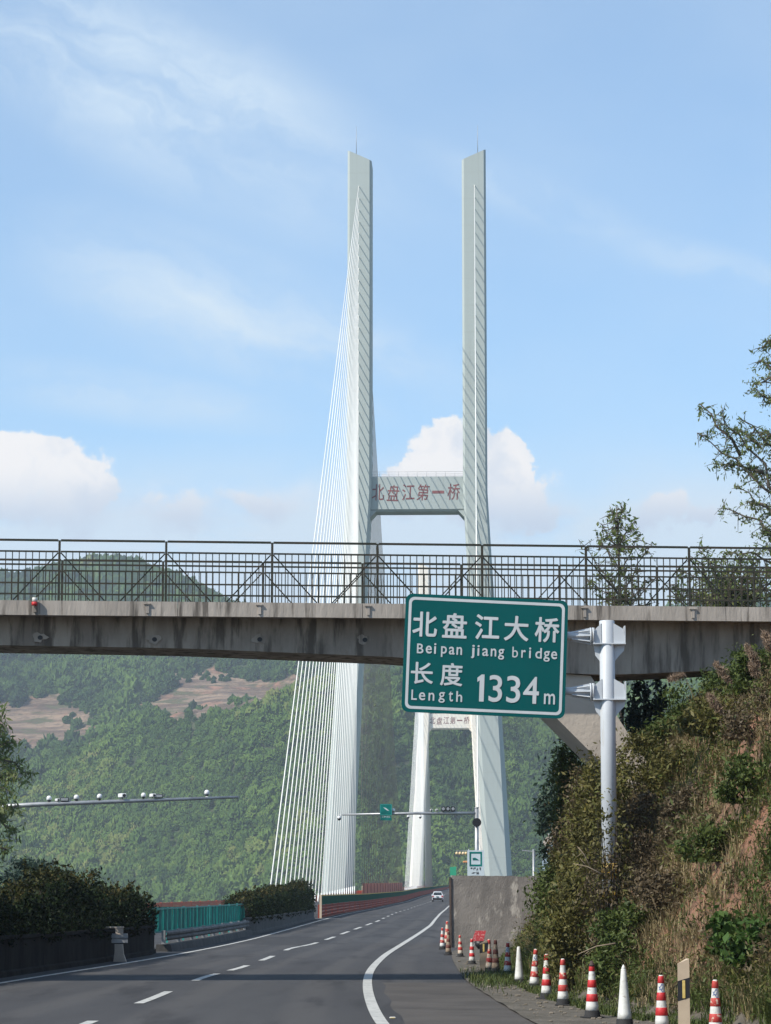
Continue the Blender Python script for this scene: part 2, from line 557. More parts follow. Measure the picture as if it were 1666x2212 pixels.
cone_orange_patch = mat('cone_orange_patch', (.62, .33, .17), (.55, .40, .28), 12, .7)
cone_blue_mark = mat('cone_blue_mark', (.07, .13, .33), (.10, .15, .32), 8, .6)
rubber_m = mat('black_rubber', (.018, .018, .019), (.028, .028, .028), 8, .8, spec=.3)
delin_m = mat('delineator_cream', (.50, .40, .285), (.44, .35, .25), 5, .65)
delin_old_m = mat('delineator_weathered', (.26, .21, .15), (.2, .165, .12), 5, .8)
black_m = mat('black_paint', (.012, .012, .014), (.02, .02, .022), 6, .5)
reflector_m = mat('amber_reflector', (.62, .47, .16), (.55, .40, .12), 20, .35)
cam_white = mat('camera_housing_white', (.70, .70, .70), (.6, .6, .6), 3, .4)
cam_dark = mat('camera_dark_glass', (.012, .013, .016), None, 3, .15)
car_white = mat('car_white_paint', (.70, .72, .74), (.66, .68, .70), 2, .25)
car_glass = mat('car_dark_glass', (.02, .028, .032), None, 3, .08)
car_red = mat('car_tail_lamp', (.45, .02, .02), None, 3, .2)
tyre_m = mat('tyre_rubber', (.015, .015, .015), None, 3, .85)
bark_m = mat('bark', (.12, .10, .08), (.07, .06, .05), 8, .9, .5)
twig_dark = mat('dark_twig', (.030, .024, .018), (.02, .016, .012), 8, .9)
twig_m = mat('dry_twig', (.30, .24, .17), (.2, .15, .1), 8, .9)
red_cloth = mat('red_board', (.50, .05, .06), (.42, .05, .06), 9, .6, c3=(.62, .30, .28), c3lo=.55, c3hi=.62)
blue_panel = mat('pale_blue_panel', (.42, .52, .60), (.36, .46, .55), 3, .5)
hedge_l = leaf_mat('hedge_shaded_leaf', [(.003, .007, .003), (.006, .013, .004), (.011, .021, .006), (.020, .032, .010)], trans=.08, spec=.08)  # near-black leaves paint in the hedge's shaded body
hedge_top_l = leaf_mat('hedge_lit_leaf', [(.008, .015, .005), (.020, .027, .008), (.045, .044, .013), (.095, .068, .020)], trans=.15, spec=.1)  # lighter copy with sunlight on the hedge top put into the colour
tree_l = leaf_mat('tree_leaf', [(.075, .115, .036), (.125, .175, .055), (.18, .22, .08), (.25, .26, .12)], trans=.48)
tree_b = leaf_mat('bluish_leaf', [(.020, .040, .030), (.032, .058, .042), (.05, .08, .055)], trans=.2)
bush_g = leaf_mat('green_bush_leaf', [(.028, .048, .012), (.054, .080, .018), (.085, .110, .026), (.13, .13, .04)], trans=.2)
bush_y = leaf_mat('yellowing_leaf', [(.050, .050, .016), (.085, .080, .024), (.125, .110, .032), (.10, .11, .03), (.28, .20, .04)], trans=.2)
bush_b = leaf_mat('brown_leaf', [(.050, .037, .022), (.085, .064, .037), (.13, .097, .055), (.085, .085, .032)], trans=.15)
grass_d = leaf_mat('dry_grass_blade', [(.13, .10, .055), (.22, .17, .09), (.31, .25, .135), (.12, .12, .045)], trans=.2, pscale=.9)
grass_g = leaf_mat('green_grass_blade', [(.030, .048, .014), (.055, .082, .02), (.085, .11, .028), (.14, .13, .05)], trans=.25, pscale=.9)
plume_m = leaf_mat('reed_plume', [(.20, .14, .10), (.28, .20, .14), (.36, .27, .19)], trans=.3)

def weathered(name, tint, joint=6.0):
    """pour joints and rain streaks laid over a painted concrete material"""
    t = NT(MATS[name].node_tree); b = t.n['Principled BSDF']
    src = b.inputs['Base Color'].links[0].from_socket
    geo = t.node('ShaderNodeNewGeometry').outputs['Position']
    z = t.sep(geo)[2]
    j = t.ss(t.math('ABSOLUTE', t.math('SUBTRACT', t.math('FRACT', t.math('DIVIDE', z, joint)), .5)), .012, .030, .28, 0.0)
    st = t.math('MULTIPLY', t.ss(t.noise(t.mapping(geo, (1.3, 1.3, .022)), 1.0, 5, .65), .50, .70), .38)
    pour = t.math('MULTIPLY', t.noise(t.comb(0.0, 0.0, t.math('FLOOR', t.math('DIVIDE', z, joint))), 3.7, 0), .30)
    f = t.math('ADD', t.math('MAXIMUM', j, st), pour, clamp=True)
    t.put(b.inputs['Base Color'], t.mix(f, src, tint))


weathered('pylon_paint', (.33, .365, .35))
weathered('brightened_pylon', (.62, .56, .47))

# ------------------------------------------------------------------ ground, hills, road
AX = (Vector((7.0, 580.0)), Vector((.0338, 1.0)).normalized())


def zroad(d):
    return interp(d, [(0, 0), (300, 0.02), (441, .28), (580, 1.0), (1300, 3.5), (1600, 4.5)])


LL = [(-60, -16), (0, -12.4), (30, -10.5), (59.5, -8.5), (66.7, -8.02), (74.4, -7.4), (83, -6.85), (92, -6.4), (100, -6.05), (115, -5.6), (143, -5.15), (193, -4.4), (240, -3.4), (276, -2.3), (330, -.5), (483, 4.7), (580, 8.1), (1300, 32.6), (1600, 42.8)]
RL = [(-60, 5.5), (0, 1.9), (30, .45), (40.4, -.15), (49, -.37), (58, -.5), (66, -.52), (73.4, -.42), (86, -.1), (101.8, .5), (130, 1.55), (159, 2.55), (193, 3.45), (240, 4.75), (330, 7.5), (580, 16.0), (1300, 40.3), (1600, 50.5)]
EDGE = [(-60, 8), (30, 2.9), (40, 2.55), (44, 2.4), (53, 2.2), (60, 2.0), (80, 2.2), (97, 2.6), (130, 3.6), (178, 5.0), (195, 5.4), (222, 6.5), (330, 10.0), (580, 18.6), (1300, 42.8), (1600, 53)]
dgrid = np.concatenate([np.arange(-60, 240, 2.0), np.arange(240, 1601, 10.0)])


def smoothed(pts):
    fine = np.arange(-90, 1640, 1.0)
    y = np.interp(fine, [p[0] for p in pts], [p[1] for p in pts])
    k = np.hanning(19); k /= k.sum()
    y2 = np.convolve(np.pad(y, 9, mode='edge'), k, 'valid')
    return lambda d: float(np.interp(d, fine, y2))


fL, fR, fE = smoothed(LL), smoothed(RL), smoothed(EDGE)


def fMed(d):
    return fL(d) - 1.25


rng = np.random.default_rng(7)
# plain ground under the road, one sheet that runs on as gorge and hills to the horizon
ridgeA = [(-900, 1330), (-400, 1300), (-100, 1252), (0, 1246), (60, 1236), (130, 1220), (205, 1212), (270, 1219), (330, 1240), (400, 1272), (460, 1304), (530, 1350), (700, 1400), (900, 1420), (1100, 1420), (1300, 1390), (1500, 1350), (1700, 1330), (2600, 1300)]
ridgeB = [(-900, 1760), (-100, 1725), (60, 1668), (200, 1605), (330, 1552), (420, 1535), (520, 1512), (620, 1512), (700, 1485), (850, 1462), (1000, 1470), (1180, 1520), (1260, 1500), (1400, 1450), (1700, 1400), (2600, 1350)]


def hills_z(X, d):
    if d <= 250: return -.25
    u = 833 + 5800 * X / max(d, 900)
    n = mnoise.fractal(Vector((X * .004, d * .004, 3.3)), 1.0, 2.1, 6)
    dB = 1760 + 70 * math.sin(u * .007) + 40 * n
    zB = (1925 - interp(u, ridgeB)) * dB / 5800 + 2
    dA = 2650 + 90 * math.sin(u * .005 + 1)
    zA = (1925 - interp(u, ridgeA)) * dA / 5800 + 2
    if d < 1230:
        return -.25 - 175 * smooth(250, 420, d)
    if d < dB:
        t = (d - 1230) / (dB - 1230)
        z = -175 + (zB + 175) * t ** .82
        gl = mnoise.ridged_multi_fractal(Vector((X * .0042 + d * .001, d * .0022, 8.0)), 1.0, 2.0, 4, 1.0, 2.0) - 1.1
        return z + (12 * n + 27 * gl) * math.sin(math.pi * min(1, t)) ** .7
    if d < dB + 110:
        t = (d - dB) / 110
        return zB - 16 * math.sin(math.pi * t / 2)
    if d < dA:
        t = (d - dB - 110) / (dA - dB - 110)
        z = (zB - 16) + (zA - zB + 16) * t ** .9
        gl = mnoise.ridged_multi_fractal(Vector((X * .003 + d * .0008, d * .0016, 18.0)), 1.0, 2.0, 4, 1.0, 2.0) - 1.1
        return z + (24 * n + 34 * gl) * math.sin(math.pi * t) ** .7
    t = (d - dA) / 900
    return zA - 130 * smooth(0, 1.6, t) + 20 * n * min(1, t * 3)


us = np.concatenate([np.linspace(-.6, -.19, 16), np.linspace(-.18, .18, 150), np.linspace(.19, .6, 16)])
ds = np.concatenate([np.array([-120, 0, 60, 120, 180, 240]), np.arange(255, 430, 15), np.array([500, 700, 900, 1100, 1200]), np.arange(1230, 2760, 14), np.arange(2760, 4001, 120)])
HV = np.zeros((len(ds), len(us), 3))
for i, d in enumerate(ds):
    for j, u in enumerate(us):
        X = u * max(d, 900.0)
        HV[i, j] = (X, d, hills_z(X, d))


def soil_mask(X, d, z):
    """bare terraces and slips on the far slope"""
    if d < 1700: return 0.0
    px, py = 833 + 5800 * X / d, 1925 - 5800 * (z - 2) / d
    n = mnoise.fractal(Vector((px * .018, py * .04, 9.1)), 1.0, 2.0, 4)
    v = 0.0
    for cx, cy, rx, ry in ((80, 1572, 160, 54), (190, 1552, 70, 28), (400, 1530, 95, 27), (460, 1488, 100, 33), (585, 1508, 75, 40), (520, 1505, 50, 16), (850, 1440, 45, 16)):
        q = math.hypot((px - cx) / rx, (py - cy) / ry)
        v = max(v, 1.16 - q + .58 * n)
    return min(1.0, max(0.0, v * 3.0))


nu = len(us)
idx = np.arange(len(ds) * nu).reshape(len(ds), nu)
quads = np.stack([idx[:-1, :-1], idx[:-1, 1:], idx[1:, 1:], idx[1:, :-1]], -1).reshape(-1, 4)
soilv = np.array([soil_mask(*p) for p in HV.reshape(-1, 3)])
hm = bpy.data.materials.new('hill_ground'); hm.use_nodes = True
t = NT(hm.node_tree)
att = t.node('ShaderNodeAttribute', attribute_name='rnd').outputs['Fac']
co = t.node('ShaderNodeTexCoord').outputs['Object']
gcol = t.mix(t.ss(t.noise(co, .02, 5), .35, .65), (.035, .055, .018), (.06, .075, .025))
strata = t.noise(t.mapping(co, (.010, .010, .20)), 1.0, 6, .65, .5)
scol = t.mix(t.ss(strata, .40, .58), (.12, .08, .055), (.31, .22, .15))
scol = t.mix(t.ss(t.noise(t.mapping(co, (.03, .03, .16)), 1.0, 5), .54, .62), scol, (.10, .10, .045))
scol = t.mix(t.ss(t.noise(co, .035, 5), .56, .66), scol, (.32, .17, .11))
scol = t.mix(t.math('MULTIPLY', t.ss(t.noise(t.mapping(co, (.12, .12, .30)), 1.0, 7, .7), .48, .62), .6), scol, (.10, .075, .05))
t.put(t.n['Principled BSDF'].inputs['Base Color'], t.mix(t.ss(att, .2, .55), gcol, scol))
t.n['Principled BSDF'].inputs['Roughness'].default_value = .95
bn = t.node('ShaderNodeBump'); bn.inputs['Strength'].default_value = 1.0; bn.inputs['Distance'].default_value = 14.0
t.put(bn.inputs['Height'], t.noise(t.mapping(co, (.02, .02, .14)), 1.0, 8, .65)); t.put(t.n['Principled BSDF'].inputs['Normal'], bn.outputs[0])
hills = link_mesh('terrain', np_mesh('terrain', HV.reshape(-1, 3), quads, soilv, True), hm)
tag(hills, kind='structure')

# forest: one far-off mass of tree crowns spread over the terrain
N = 60000
fu = rng.uniform(-.165, .165, N * 3); fd = 1330 + (2720 - 1330) * rng.random(N * 3) ** 1.1
pts, scl, tint = [], [], []
for u, d in zip(fu, fd):
    X = u * d
    z = hills_z(X, d)
    pxx, pyy = 833 + 5800 * u, 1925 - 5800 * (z - 2) / d
    if pyy > 1990 or pyy < 1180: continue
    s = soil_mask(X, d, z)
    if s > .25 and (rng.random() > .30 or mnoise.noise(Vector((X * .013, d * .005, 2.0))) < .20): continue
    if d > 1860 and (rng.random() < .25): continue
    g = mnoise.fractal(Vector((X * .012, d * .012, 5.0)), 1.0, 2.0, 3)
    big = (1.0 + .45 * g) * (1.0 if d < 1860 else 1.35)
    sc_ = big * rng.uniform(1.3, 3.5) * (1.6 if rng.random() < .08 else 1) * (.6 if s > .25 else 1)
    pts.append((X, d, z + sc_ * .35)); scl.append(sc_)
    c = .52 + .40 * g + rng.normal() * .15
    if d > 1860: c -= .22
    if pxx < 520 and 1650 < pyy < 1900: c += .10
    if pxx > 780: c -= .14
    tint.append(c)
    if len(pts) >= N: break
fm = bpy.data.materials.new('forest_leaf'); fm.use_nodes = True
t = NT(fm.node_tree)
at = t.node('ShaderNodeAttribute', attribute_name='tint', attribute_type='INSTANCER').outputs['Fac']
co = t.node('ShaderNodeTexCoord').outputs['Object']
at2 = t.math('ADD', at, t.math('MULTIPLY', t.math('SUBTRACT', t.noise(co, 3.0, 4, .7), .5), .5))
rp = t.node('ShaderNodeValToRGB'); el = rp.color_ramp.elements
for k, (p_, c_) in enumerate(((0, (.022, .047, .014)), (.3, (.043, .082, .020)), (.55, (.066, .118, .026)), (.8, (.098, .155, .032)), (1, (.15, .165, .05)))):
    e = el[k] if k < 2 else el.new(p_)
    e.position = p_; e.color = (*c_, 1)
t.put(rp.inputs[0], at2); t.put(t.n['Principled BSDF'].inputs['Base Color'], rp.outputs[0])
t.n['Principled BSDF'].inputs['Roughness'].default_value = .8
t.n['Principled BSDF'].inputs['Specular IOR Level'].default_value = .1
protos = bpy.data.collections.new('crown_shapes')
for k in range(6):
    bm = bmesh.new(); bmesh.ops.create_icosphere(bm, subdivisions=4, radius=1.0)
    off = Vector((k * 7.3, k * 3.1, 1.7))
    for v in bm.verts:
        n1 = mnoise.fractal(v.co * 1.5 + off, 1.0, 2.0, 2); n2 = mnoise.fractal(v.co * 5.5 + off, .7, 2.0, 4)
        r = 1 + .34 * n1 + .42 * n2
        v.co = v.co * r; v.co.z *= (.85 + .12 * k)
    me = bpy.data.meshes.new('crown'); bm.to_mesh(me); bm.free(); me.materials.append(fm)
    protos.objects.link(bpy.data.objects.new('crown', me))
pm = bpy.data.meshes.new('forest')
pm.vertices.add(len(pts)); pm.vertices.foreach_set('co', np.array(pts, np.float32).ravel())
for nm, ar in (('scl', scl), ('tint', tint), ('spin', rng.random(len(pts)) * 6.28)):
    a = pm.attributes.new(nm, 'FLOAT', 'POINT'); a.data.foreach_set('value', np.array(ar, np.float32))
forest = bpy.data.objects.new('forest', pm); C.objects.link(forest)
tag(forest, 'dense green forest covering the far hillsides', kind='stuff')
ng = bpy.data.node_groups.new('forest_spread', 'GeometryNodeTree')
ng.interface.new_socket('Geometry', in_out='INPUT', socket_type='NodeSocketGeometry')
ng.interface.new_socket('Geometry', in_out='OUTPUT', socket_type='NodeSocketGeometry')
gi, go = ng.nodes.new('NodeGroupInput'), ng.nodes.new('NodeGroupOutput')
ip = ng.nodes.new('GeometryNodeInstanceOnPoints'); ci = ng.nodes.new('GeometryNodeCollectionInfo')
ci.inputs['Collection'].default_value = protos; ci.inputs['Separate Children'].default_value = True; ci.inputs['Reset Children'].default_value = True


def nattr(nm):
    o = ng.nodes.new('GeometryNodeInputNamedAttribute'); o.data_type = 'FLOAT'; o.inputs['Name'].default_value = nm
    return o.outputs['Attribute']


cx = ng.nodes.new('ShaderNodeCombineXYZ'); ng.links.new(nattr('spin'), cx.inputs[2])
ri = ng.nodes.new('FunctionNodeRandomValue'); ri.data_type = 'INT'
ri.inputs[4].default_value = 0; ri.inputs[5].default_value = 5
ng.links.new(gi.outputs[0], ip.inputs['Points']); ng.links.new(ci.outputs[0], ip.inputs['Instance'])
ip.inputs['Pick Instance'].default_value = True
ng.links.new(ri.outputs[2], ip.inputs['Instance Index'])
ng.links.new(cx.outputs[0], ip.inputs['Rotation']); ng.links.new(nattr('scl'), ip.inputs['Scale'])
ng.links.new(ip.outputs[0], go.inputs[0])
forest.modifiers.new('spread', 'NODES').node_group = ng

# road and its paint
fr_ = np.concatenate([np.linspace(-1.4, -.16, 6), np.linspace(0, 1, 25), np.linspace(1.04, 1.0, 0)])
RV, RA = [], []
for d in dgrid:
    a, b = fL(d), fR(d)
    xs = [a + (b - a) * f for f in fr_] + [fE(d)]
    xs[0] = fMed(d) - 13.5
    for x in xs:
        RV.append((x, d, zroad(d))); RA.append((x - a) / (b - a) * 2)
nc = len(fr_) + 1
ix = np.arange(len(dgrid) * nc).reshape(len(dgrid), nc)
rq = np.stack([ix[:-1, :-1], ix[:-1, 1:], ix[1:, 1:], ix[1:, :-1]], -1).reshape(-1, 4)
am = bpy.data.materials.new('asphalt'); am.use_nodes = True
t = NT(am.node_tree)
la = t.node('ShaderNodeAttribute', attribute_name='rnd').outputs['Fac']
co = t.node('ShaderNodeTexCoord').outputs['Object']
wob = t.math('MULTIPLY', t.math('SUBTRACT', t.noise(t.mapping(co, (.3, .02, 1)), 1.0, 3), .5), .12)
ph = t.math('FRACT', t.math('ADD', la, wob))
trk = t.math('COSINE', t.math('MULTIPLY', t.math('SUBTRACT', ph, .26), 12.566))
col = t.mix(t.ss(t.noise(t.mapping(co, (1, .12, 1)), .5, 6, .6), .3, .7), (.043, .043, .046), (.058, .058, .060))
col = t.mix(t.math('MULTIPLY', t.ss(trk, .1, 1.0), .75), col, (.068, .066, .066))
oil = t.math('MULTIPLY', t.ss(t.noise(t.mapping(co, (.9, .10, 1), loc=(4, 2, 0)), .9, 6, .62), .50, .70), .8)
col = t.mix(oil, col, (.024, .024, .026))
pt = t.ss(t.noise(t.mapping(co, (.16, .05, 1), loc=(8, 1, 0)), 1.0, 1, .3), .60, .61)
col = t.mix(t.math('MULTIPLY', pt, .6), col, (.030, .030, .032))
vor = t.node('ShaderNodeTexVoronoi', feature='DISTANCE_TO_EDGE'); t.put(vor.inputs['Vector'], t.vmath('ADD', t.mapping(co, (.35, .09, 1)), t.noise(co, 1.4, 4, .6, col=True))); vor.inputs['Scale'].default_value = .8
crk = t.math('MULTIPLY', t.ss(vor.outputs['Distance'], .012, .003), t.ss(t.noise(t.mapping(co, (.1, .05, 1)), 1.0, 2), .5, .6))
col = t.mix(t.math('MULTIPLY', crk, .7), col, (.016, .016, .017))
spk = t.noise(co, 45, 2, .7)
col = t.mix(t.ss(spk, .58, .75), col, (.085, .083, .080))
t.put(t.n['Principled BSDF'].inputs['Base Color'], col)
t.n['Principled BSDF'].inputs['Roughness'].default_value = .88
t.n['Principled BSDF'].inputs['Specular IOR Level'].default_value = .22
bn = t.node('ShaderNodeBump'); bn.inputs['Strength'].default_value = .35; bn.inputs['Distance'].default_value = .02
t.put(bn.inputs['Height'], t.noise(co, 60, 3)); t.put(t.n['Principled BSDF'].inputs['Normal'], bn.outputs[0])
tag(link_mesh('road', np_mesh('road', RV, rq, RA), am), kind='structure')
m = MB()
sg = [d for d in dgrid if d <= 240]
m.strip([(fR(d) + .45 + .05 * math.sin(d * .9), d, .004) for d in sg], [(fE(d) + .03, d, .004) for d in sg])
tag(m.build('hard_shoulder', shoulder_m, fix=False), kind='structure')
m = MB()
fine = np.concatenate([np.arange(-60, 240, 1.0), np.arange(240, 1500, 6.0)])
m.strip([(fL(d), d, zroad(d) + .008) for d in fine], [(fL(d) + .16, d, zroad(d) + .008) for d in fine])
m.strip([(fR(d), d, zroad(d) + .010) for d in fine], [(fR(d) + .20, d, zroad(d) + .010) for d in fine])
cuts = [(300, 2169, 368, 2143), (420, 2119.5, 462, 2104.5), (500, 2097.5, 537, 2086.5), (560, 2076, 596, 2066), (612, 2054, 641, 2045.5), (661, 2045, 684, 2037), (704, 2031, 723, 2024.5),
        (737, 2019, 753, 2013), (766, 2008.5, 780, 2003.5), (791, 1999.5, 803, 1995), (812, 1992, 821, 1988.8)]
dm = [tuple(G(a, b)) + tuple(G(c_, e_)) for a, b, c_, e_ in cuts]
mid = [((q[0] + q[3]) / 2, (q[1] + q[4]) / 2) for q in dm]
fracs = [(x - fL(d)) / (fR(d) - fL(d)) for x, d in mid]
dashes = [(q[1], q[4]) for q in dm]
dd = dashes[-1][1]
while dd < 700:
    dd += 11; dashes.append((dd, dd + 5.5)); dd += 5.5
cfr = [(d, f) for (x, d), f in zip(mid, fracs)] + [(260, .5), (1600, .5)]
dd = dashes[0][0]
for k in range(4):
    dd -= 6.5; dashes.append((dd - 4.5, dd)); dd -= 4.5
for d0, d1 in dashes:
    seg = np.linspace(d0, d1, 4)
    cc = [fL(d) + (fR(d) - fL(d)) * interp(d, cfr) for d in seg]
    m.strip([(c_ - .09, d, zroad(d) + .008) for c_, d in zip(cc, seg)], [(c_ + .09, d, zroad(d) + .008) for c_, d in zip(cc, seg)])
tag(m.build('lane_markings', paint_white, fix=False), kind='structure')

# dirt verge and the cut bank on the right
TOE = [(-60, 12), (20, 6.6), (36, 5.3), (40, 4.55), (44, 3.75), (48, 3.35), (54, 3.05), (62, 3.0), (75, 3.4), (88, 4.2), (100, 5.4), (130, 9), (260, 18)]


def toe(d): return interp(d, TOE)


def bank_z(X, d):
    o = X - toe(d)
    n = mnoise.fractal(Vector((X * .45, d * .45, 1.0)), 1.0, 2.0, 4)
    z = interp(o, [(-3, .012), (0, .03), (.4, .35), (1.0, 1.15), (2.0, 3.0), (3.2, 5.0), (4.6, 6.35), (6, 7.0), (10, 7.7), (40, 9)])
    z = z + .28 * n * smooth(0, 1, o)
    return z * smooth(112, 84, d) + (.02 * n + .01 if o < .4 else 0) * (1 if d < 112 else 0)


bd = np.arange(-40, 130, .8); bo = np.concatenate([np.linspace(-2.2, 0, 6), np.linspace(.2, 7, 30), np.linspace(7.5, 45, 22)])
BV = np.array([[(max(toe(d) + o, fE(d) - .25), d, max(.006, bank_z(max(toe(d) + o, fE(d) - .25), d))) for o in bo] for d in bd])
ix = np.arange(len(bd) * len(bo)).reshape(len(bd), len(bo))
q4 = np.stack([ix[:-1, :-1], ix[:-1, 1:], ix[1:, 1:], ix[1:, :-1]], -1).reshape(-1, 4)
dirtw = np.array([smooth(.9, .1, p[0] - toe(p[1])) for p in BV.reshape(-1, 3)])
bme = np_mesh('bank', BV.reshape(-1, 3), q4, dirtw, True)
bmt = bpy.data.materials.new('bank_earth'); bmt.use_nodes = True
t = NT(bmt.node_tree)
att = t.node('ShaderNodeAttribute', attribute_name='rnd').outputs['Fac']
co = t.node('ShaderNodeTexCoord').outputs['Object']
soil = t.mix(t.ss(t.noise(co, .5, 5, .6), .38, .62), (.235, .115, .070), (.15, .085, .052))
soil = t.mix(t.ss(t.noise(co, 2.6, 5, .6), .5, .66), soil, (.09, .06, .035))
dirt = t.mix(t.ss(t.noise(co, 1.1, 6, .6), .35, .65), (.11, .097, .078), (.066, .058, .043))
t.put(t.n['Principled BSDF'].inputs['Base Color'], t.mix(att, soil, dirt))
t.n['Principled BSDF'].inputs['Roughness'].default_value = .95
bn = t.node('ShaderNodeBump'); bn.inputs['Strength'].default_value = .8; bn.inputs['Distance'].default_value = .12
t.put(bn.inputs['Height'], t.noise(co, 5, 6)); t.put(t.n['Principled BSDF'].inputs['Normal'], bn.outputs[0])
tag(link_mesh('bank', bme, bmt), kind='structure')

# ------------------------------------------------------------------ cable-stayed bridge
ax, ay = AX[1].x, AX[1].y


def BP(s, t_, z):
    return (7.0 + ax * s + ay * t_, 580.0 + ay * s - ax * t_, z)


def zdeck(s): return zroad(580 + s)


bridge = thing('cable_stayed_bridge', 'huge pale cable-stayed bridge with twin-legged towers crossing the valley', 'bridge', BP(0, 0, 0))
m = MB()
ss_ = list(np.arange(-382, 1000, 20.0))
rings = []
for s in ss_:
    zt = zdeck(s) - .06
    rings.append([BP(s, -14.2, zt), BP(s, 14.2, zt), BP(s, 14.2, zt - .7), BP(s, 12.4, zt - 1.0), BP(s, 11.6, zt - 5.2), BP(s, -11.6, zt - 5.2), BP(s, -12.4, zt - 1.0), BP(s, -14.2, zt - .7)])
m.loft(rings)
m.build('deck', deck_m, bridge)


def pylon(s0, top, beam, mt, zb, name_label):
    """twin-leg tower; top: outer height; beam: (z0, z1)"""
    py = sub_empty('tower', bridge)
    py['label'] = name_label
    py.location = Vector(BP(s0, 0, 0)) - bridge.location
    def tcen(z):   # legs upright above the beam, leaning outwards below it
        return 12.6 if z > beam[0] + 4 else 12.6 + (beam[0] + 4 - z) * .0545
    def wid(z): return 5.3 if z > beam[0] else 5.3 + (beam[0] - z) * .008
    def dep(z): return 8.0 + max(0, (120 - z)) * .035
    for sd_ in (-1, 1):
        m = MB(); rings = []
        levels = [zb, -20, 1, 20, 40, 60, beam[0] - 3, beam[0] + 4, beam[1] + 3, 110, 135, top - 8]
        for z in levels + ['top']:
            zz = top if z == 'top' else z
            w, d_, tc = wid(zz) / 2, dep(zz) / 2, tcen(zz) * sd_
            ch = .45 if zz > beam[0] else .45 + (beam[0] - zz) * .009
            ring = []
            for a, b in ((-w + ch, -d_), (w - ch, -d_), (w, -d_ + ch), (w, d_ - ch), (w - ch, d_), (-w + ch, d_), (-w, d_ - ch), (-w, -d_ + ch)):
                z2 = zz
                if z == 'top':
                    z2 = top - 1.2 + sd_ * a / w * 1.2
                ring.append(BP(s0 + b, tc + a, z2))
            rings.append(ring)
        m.loft(rings)
        m.build('leg', mt, py)
    m = MB()
    tb = 12.6 - 5.3 / 2 + .3; db = 3.2
    z0, z1 = beam
    prof = [(-db, z0 + .5), (-db, z1), (db, z1), (db, z0 + .5), (db - .5, z0), (-db + .5, z0)]
    m.loft([[BP(s0 + a, t_, z) for a, z in prof] for t_ in (-tb, tb)])
    # haunches where the beam meets the legs
    for sg_ in (-1, 1):
        m.loft([[BP(s0 - db + .02, sg_ * (tb - .05), z0 - 1.3), BP(s0 - db + .02, sg_ * (tb - 1.4), z0 + .2), BP(s0 - db + .02, sg_ * (tb - .05), z0 + .2)],
                [BP(s0 + db - .02, sg_ * (tb - .05), z0 - 1.3), BP(s0 + db - .02, sg_ * (tb - 1.4), z0 + .2), BP(s0 + db - .02, sg_ * (tb - .05), z0 + .2)]])
    cb = m.build('cross_beam', mt, py)
    m = MB()
    for sf in (-db + .1, db - .1):
        m.tube(BP(s0 + sf, -tb, z1 + 1.1), BP(s0 + sf, tb, z1 + 1.1), .03, n=5)
        m.tube(BP(s0 + sf, -tb, z1 + .6), BP(s0 + sf, tb, z1 + .6), .025, n=5)
        for k in range(11):
            tt = -tb + 2 * tb * k / 10
            m.tube(BP(s0 + sf, tt, z1), BP(s0 + sf, tt, z1 + 1.1), .03, n=5)
    m.build('handrail', galv, cb)
    # lower beam under the deck
    m = MB()
    t2 = tcen(-6) + 1
    m.loft([[BP(s0 + a, t_, z) for a, z in ((-3.5, -12), (-3.5, -6.2), (3.5, -6.2), (3.5, -12))] for t_ in (-t2, t2)])
    m.build('lower_beam', mt, py)
    # lettering on the face of the beam
    chars = '北盘江第一桥'
    zc = (z0 + z1) / 2 + .35
    xs = [-8.55, -5.25, -1.95, 1.3, 4.55, 7.9]
    let = None
    hgt = (z1 - z0) * .47
    for k, ch_ in enumerate(chars):
        pos = Vector(BP(s0 - db - .03, xs[k], zc + (.05, -.1, .05, 0, .05, .1)[k]))
        Mx = Matrix.Translation(pos) @ Matrix.Rotation(math.atan2(-ax, ay), 4, 'Z')
        if ch_ == '一':
            put_txt(ch_, Mx, w=2.6, h=.62, bold=.0, mat_=red_letter, parent=cb)
        else:
            put_txt(ch_, Mx @ Matrix.Rotation((-.05, .03, -.04, .05, 0, -.03)[k], 4, 'Y'), w=2.75, h=hgt, bold=.006, mat_=red_letter, parent=cb, shear=.12)
    for sd_ in (-1, 1):
        m = MB()
        tx = sd_ * (12.6 + .9)
        m.path([BP(s0, tx, top - 1.0), BP(s0, tx, top + 3), BP(s0, tx, top + 6.6)], [.085, .06, .03], n=5)
        m.build('lightning_rod', galv, py)
    return dep


NC = 28
near_beam, far_beam = (83.6, 91.2), (79.4, 86.8)
pylon(0, 164.2, near_beam, pylon_m, -75, 'nearer pale grey-green bridge tower with red lettering on its cross beam')
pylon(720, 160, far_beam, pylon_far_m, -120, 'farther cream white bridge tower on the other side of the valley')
cables = []
for side in (-1, 1):
    for k in range(NC):
        f = k / (NC - 1)
        za = 156 - 71.5 * f
        sa = -252 + 232 * f
        t_ = 12.75 * side
        cables.append((0, BP(-4.1, t_, za), BP(sa, t_, zdeck(sa) - .1), side, f))
        sm_ = 350 - 332 * f
        cables.append((1 if side < 0 else 3, BP(4.1, t_, za), BP(sm_, t_, zdeck(sm_) - .1), side, f))
        sm2 = 720 - 350 + 332 * f
        cables.append((2, BP(715.9, t_, za - 3), BP(sm2, t_, zdeck(sm2) - .1), side, f))
        sm3 = 720 + 240 - 222 * f
        cables.append((4, BP(724.1, t_, za - 3), BP(sm3, t_, zdeck(sm3) - .1), side, f))
cables.sort(key=lambda c: c[0])
rest = MB()
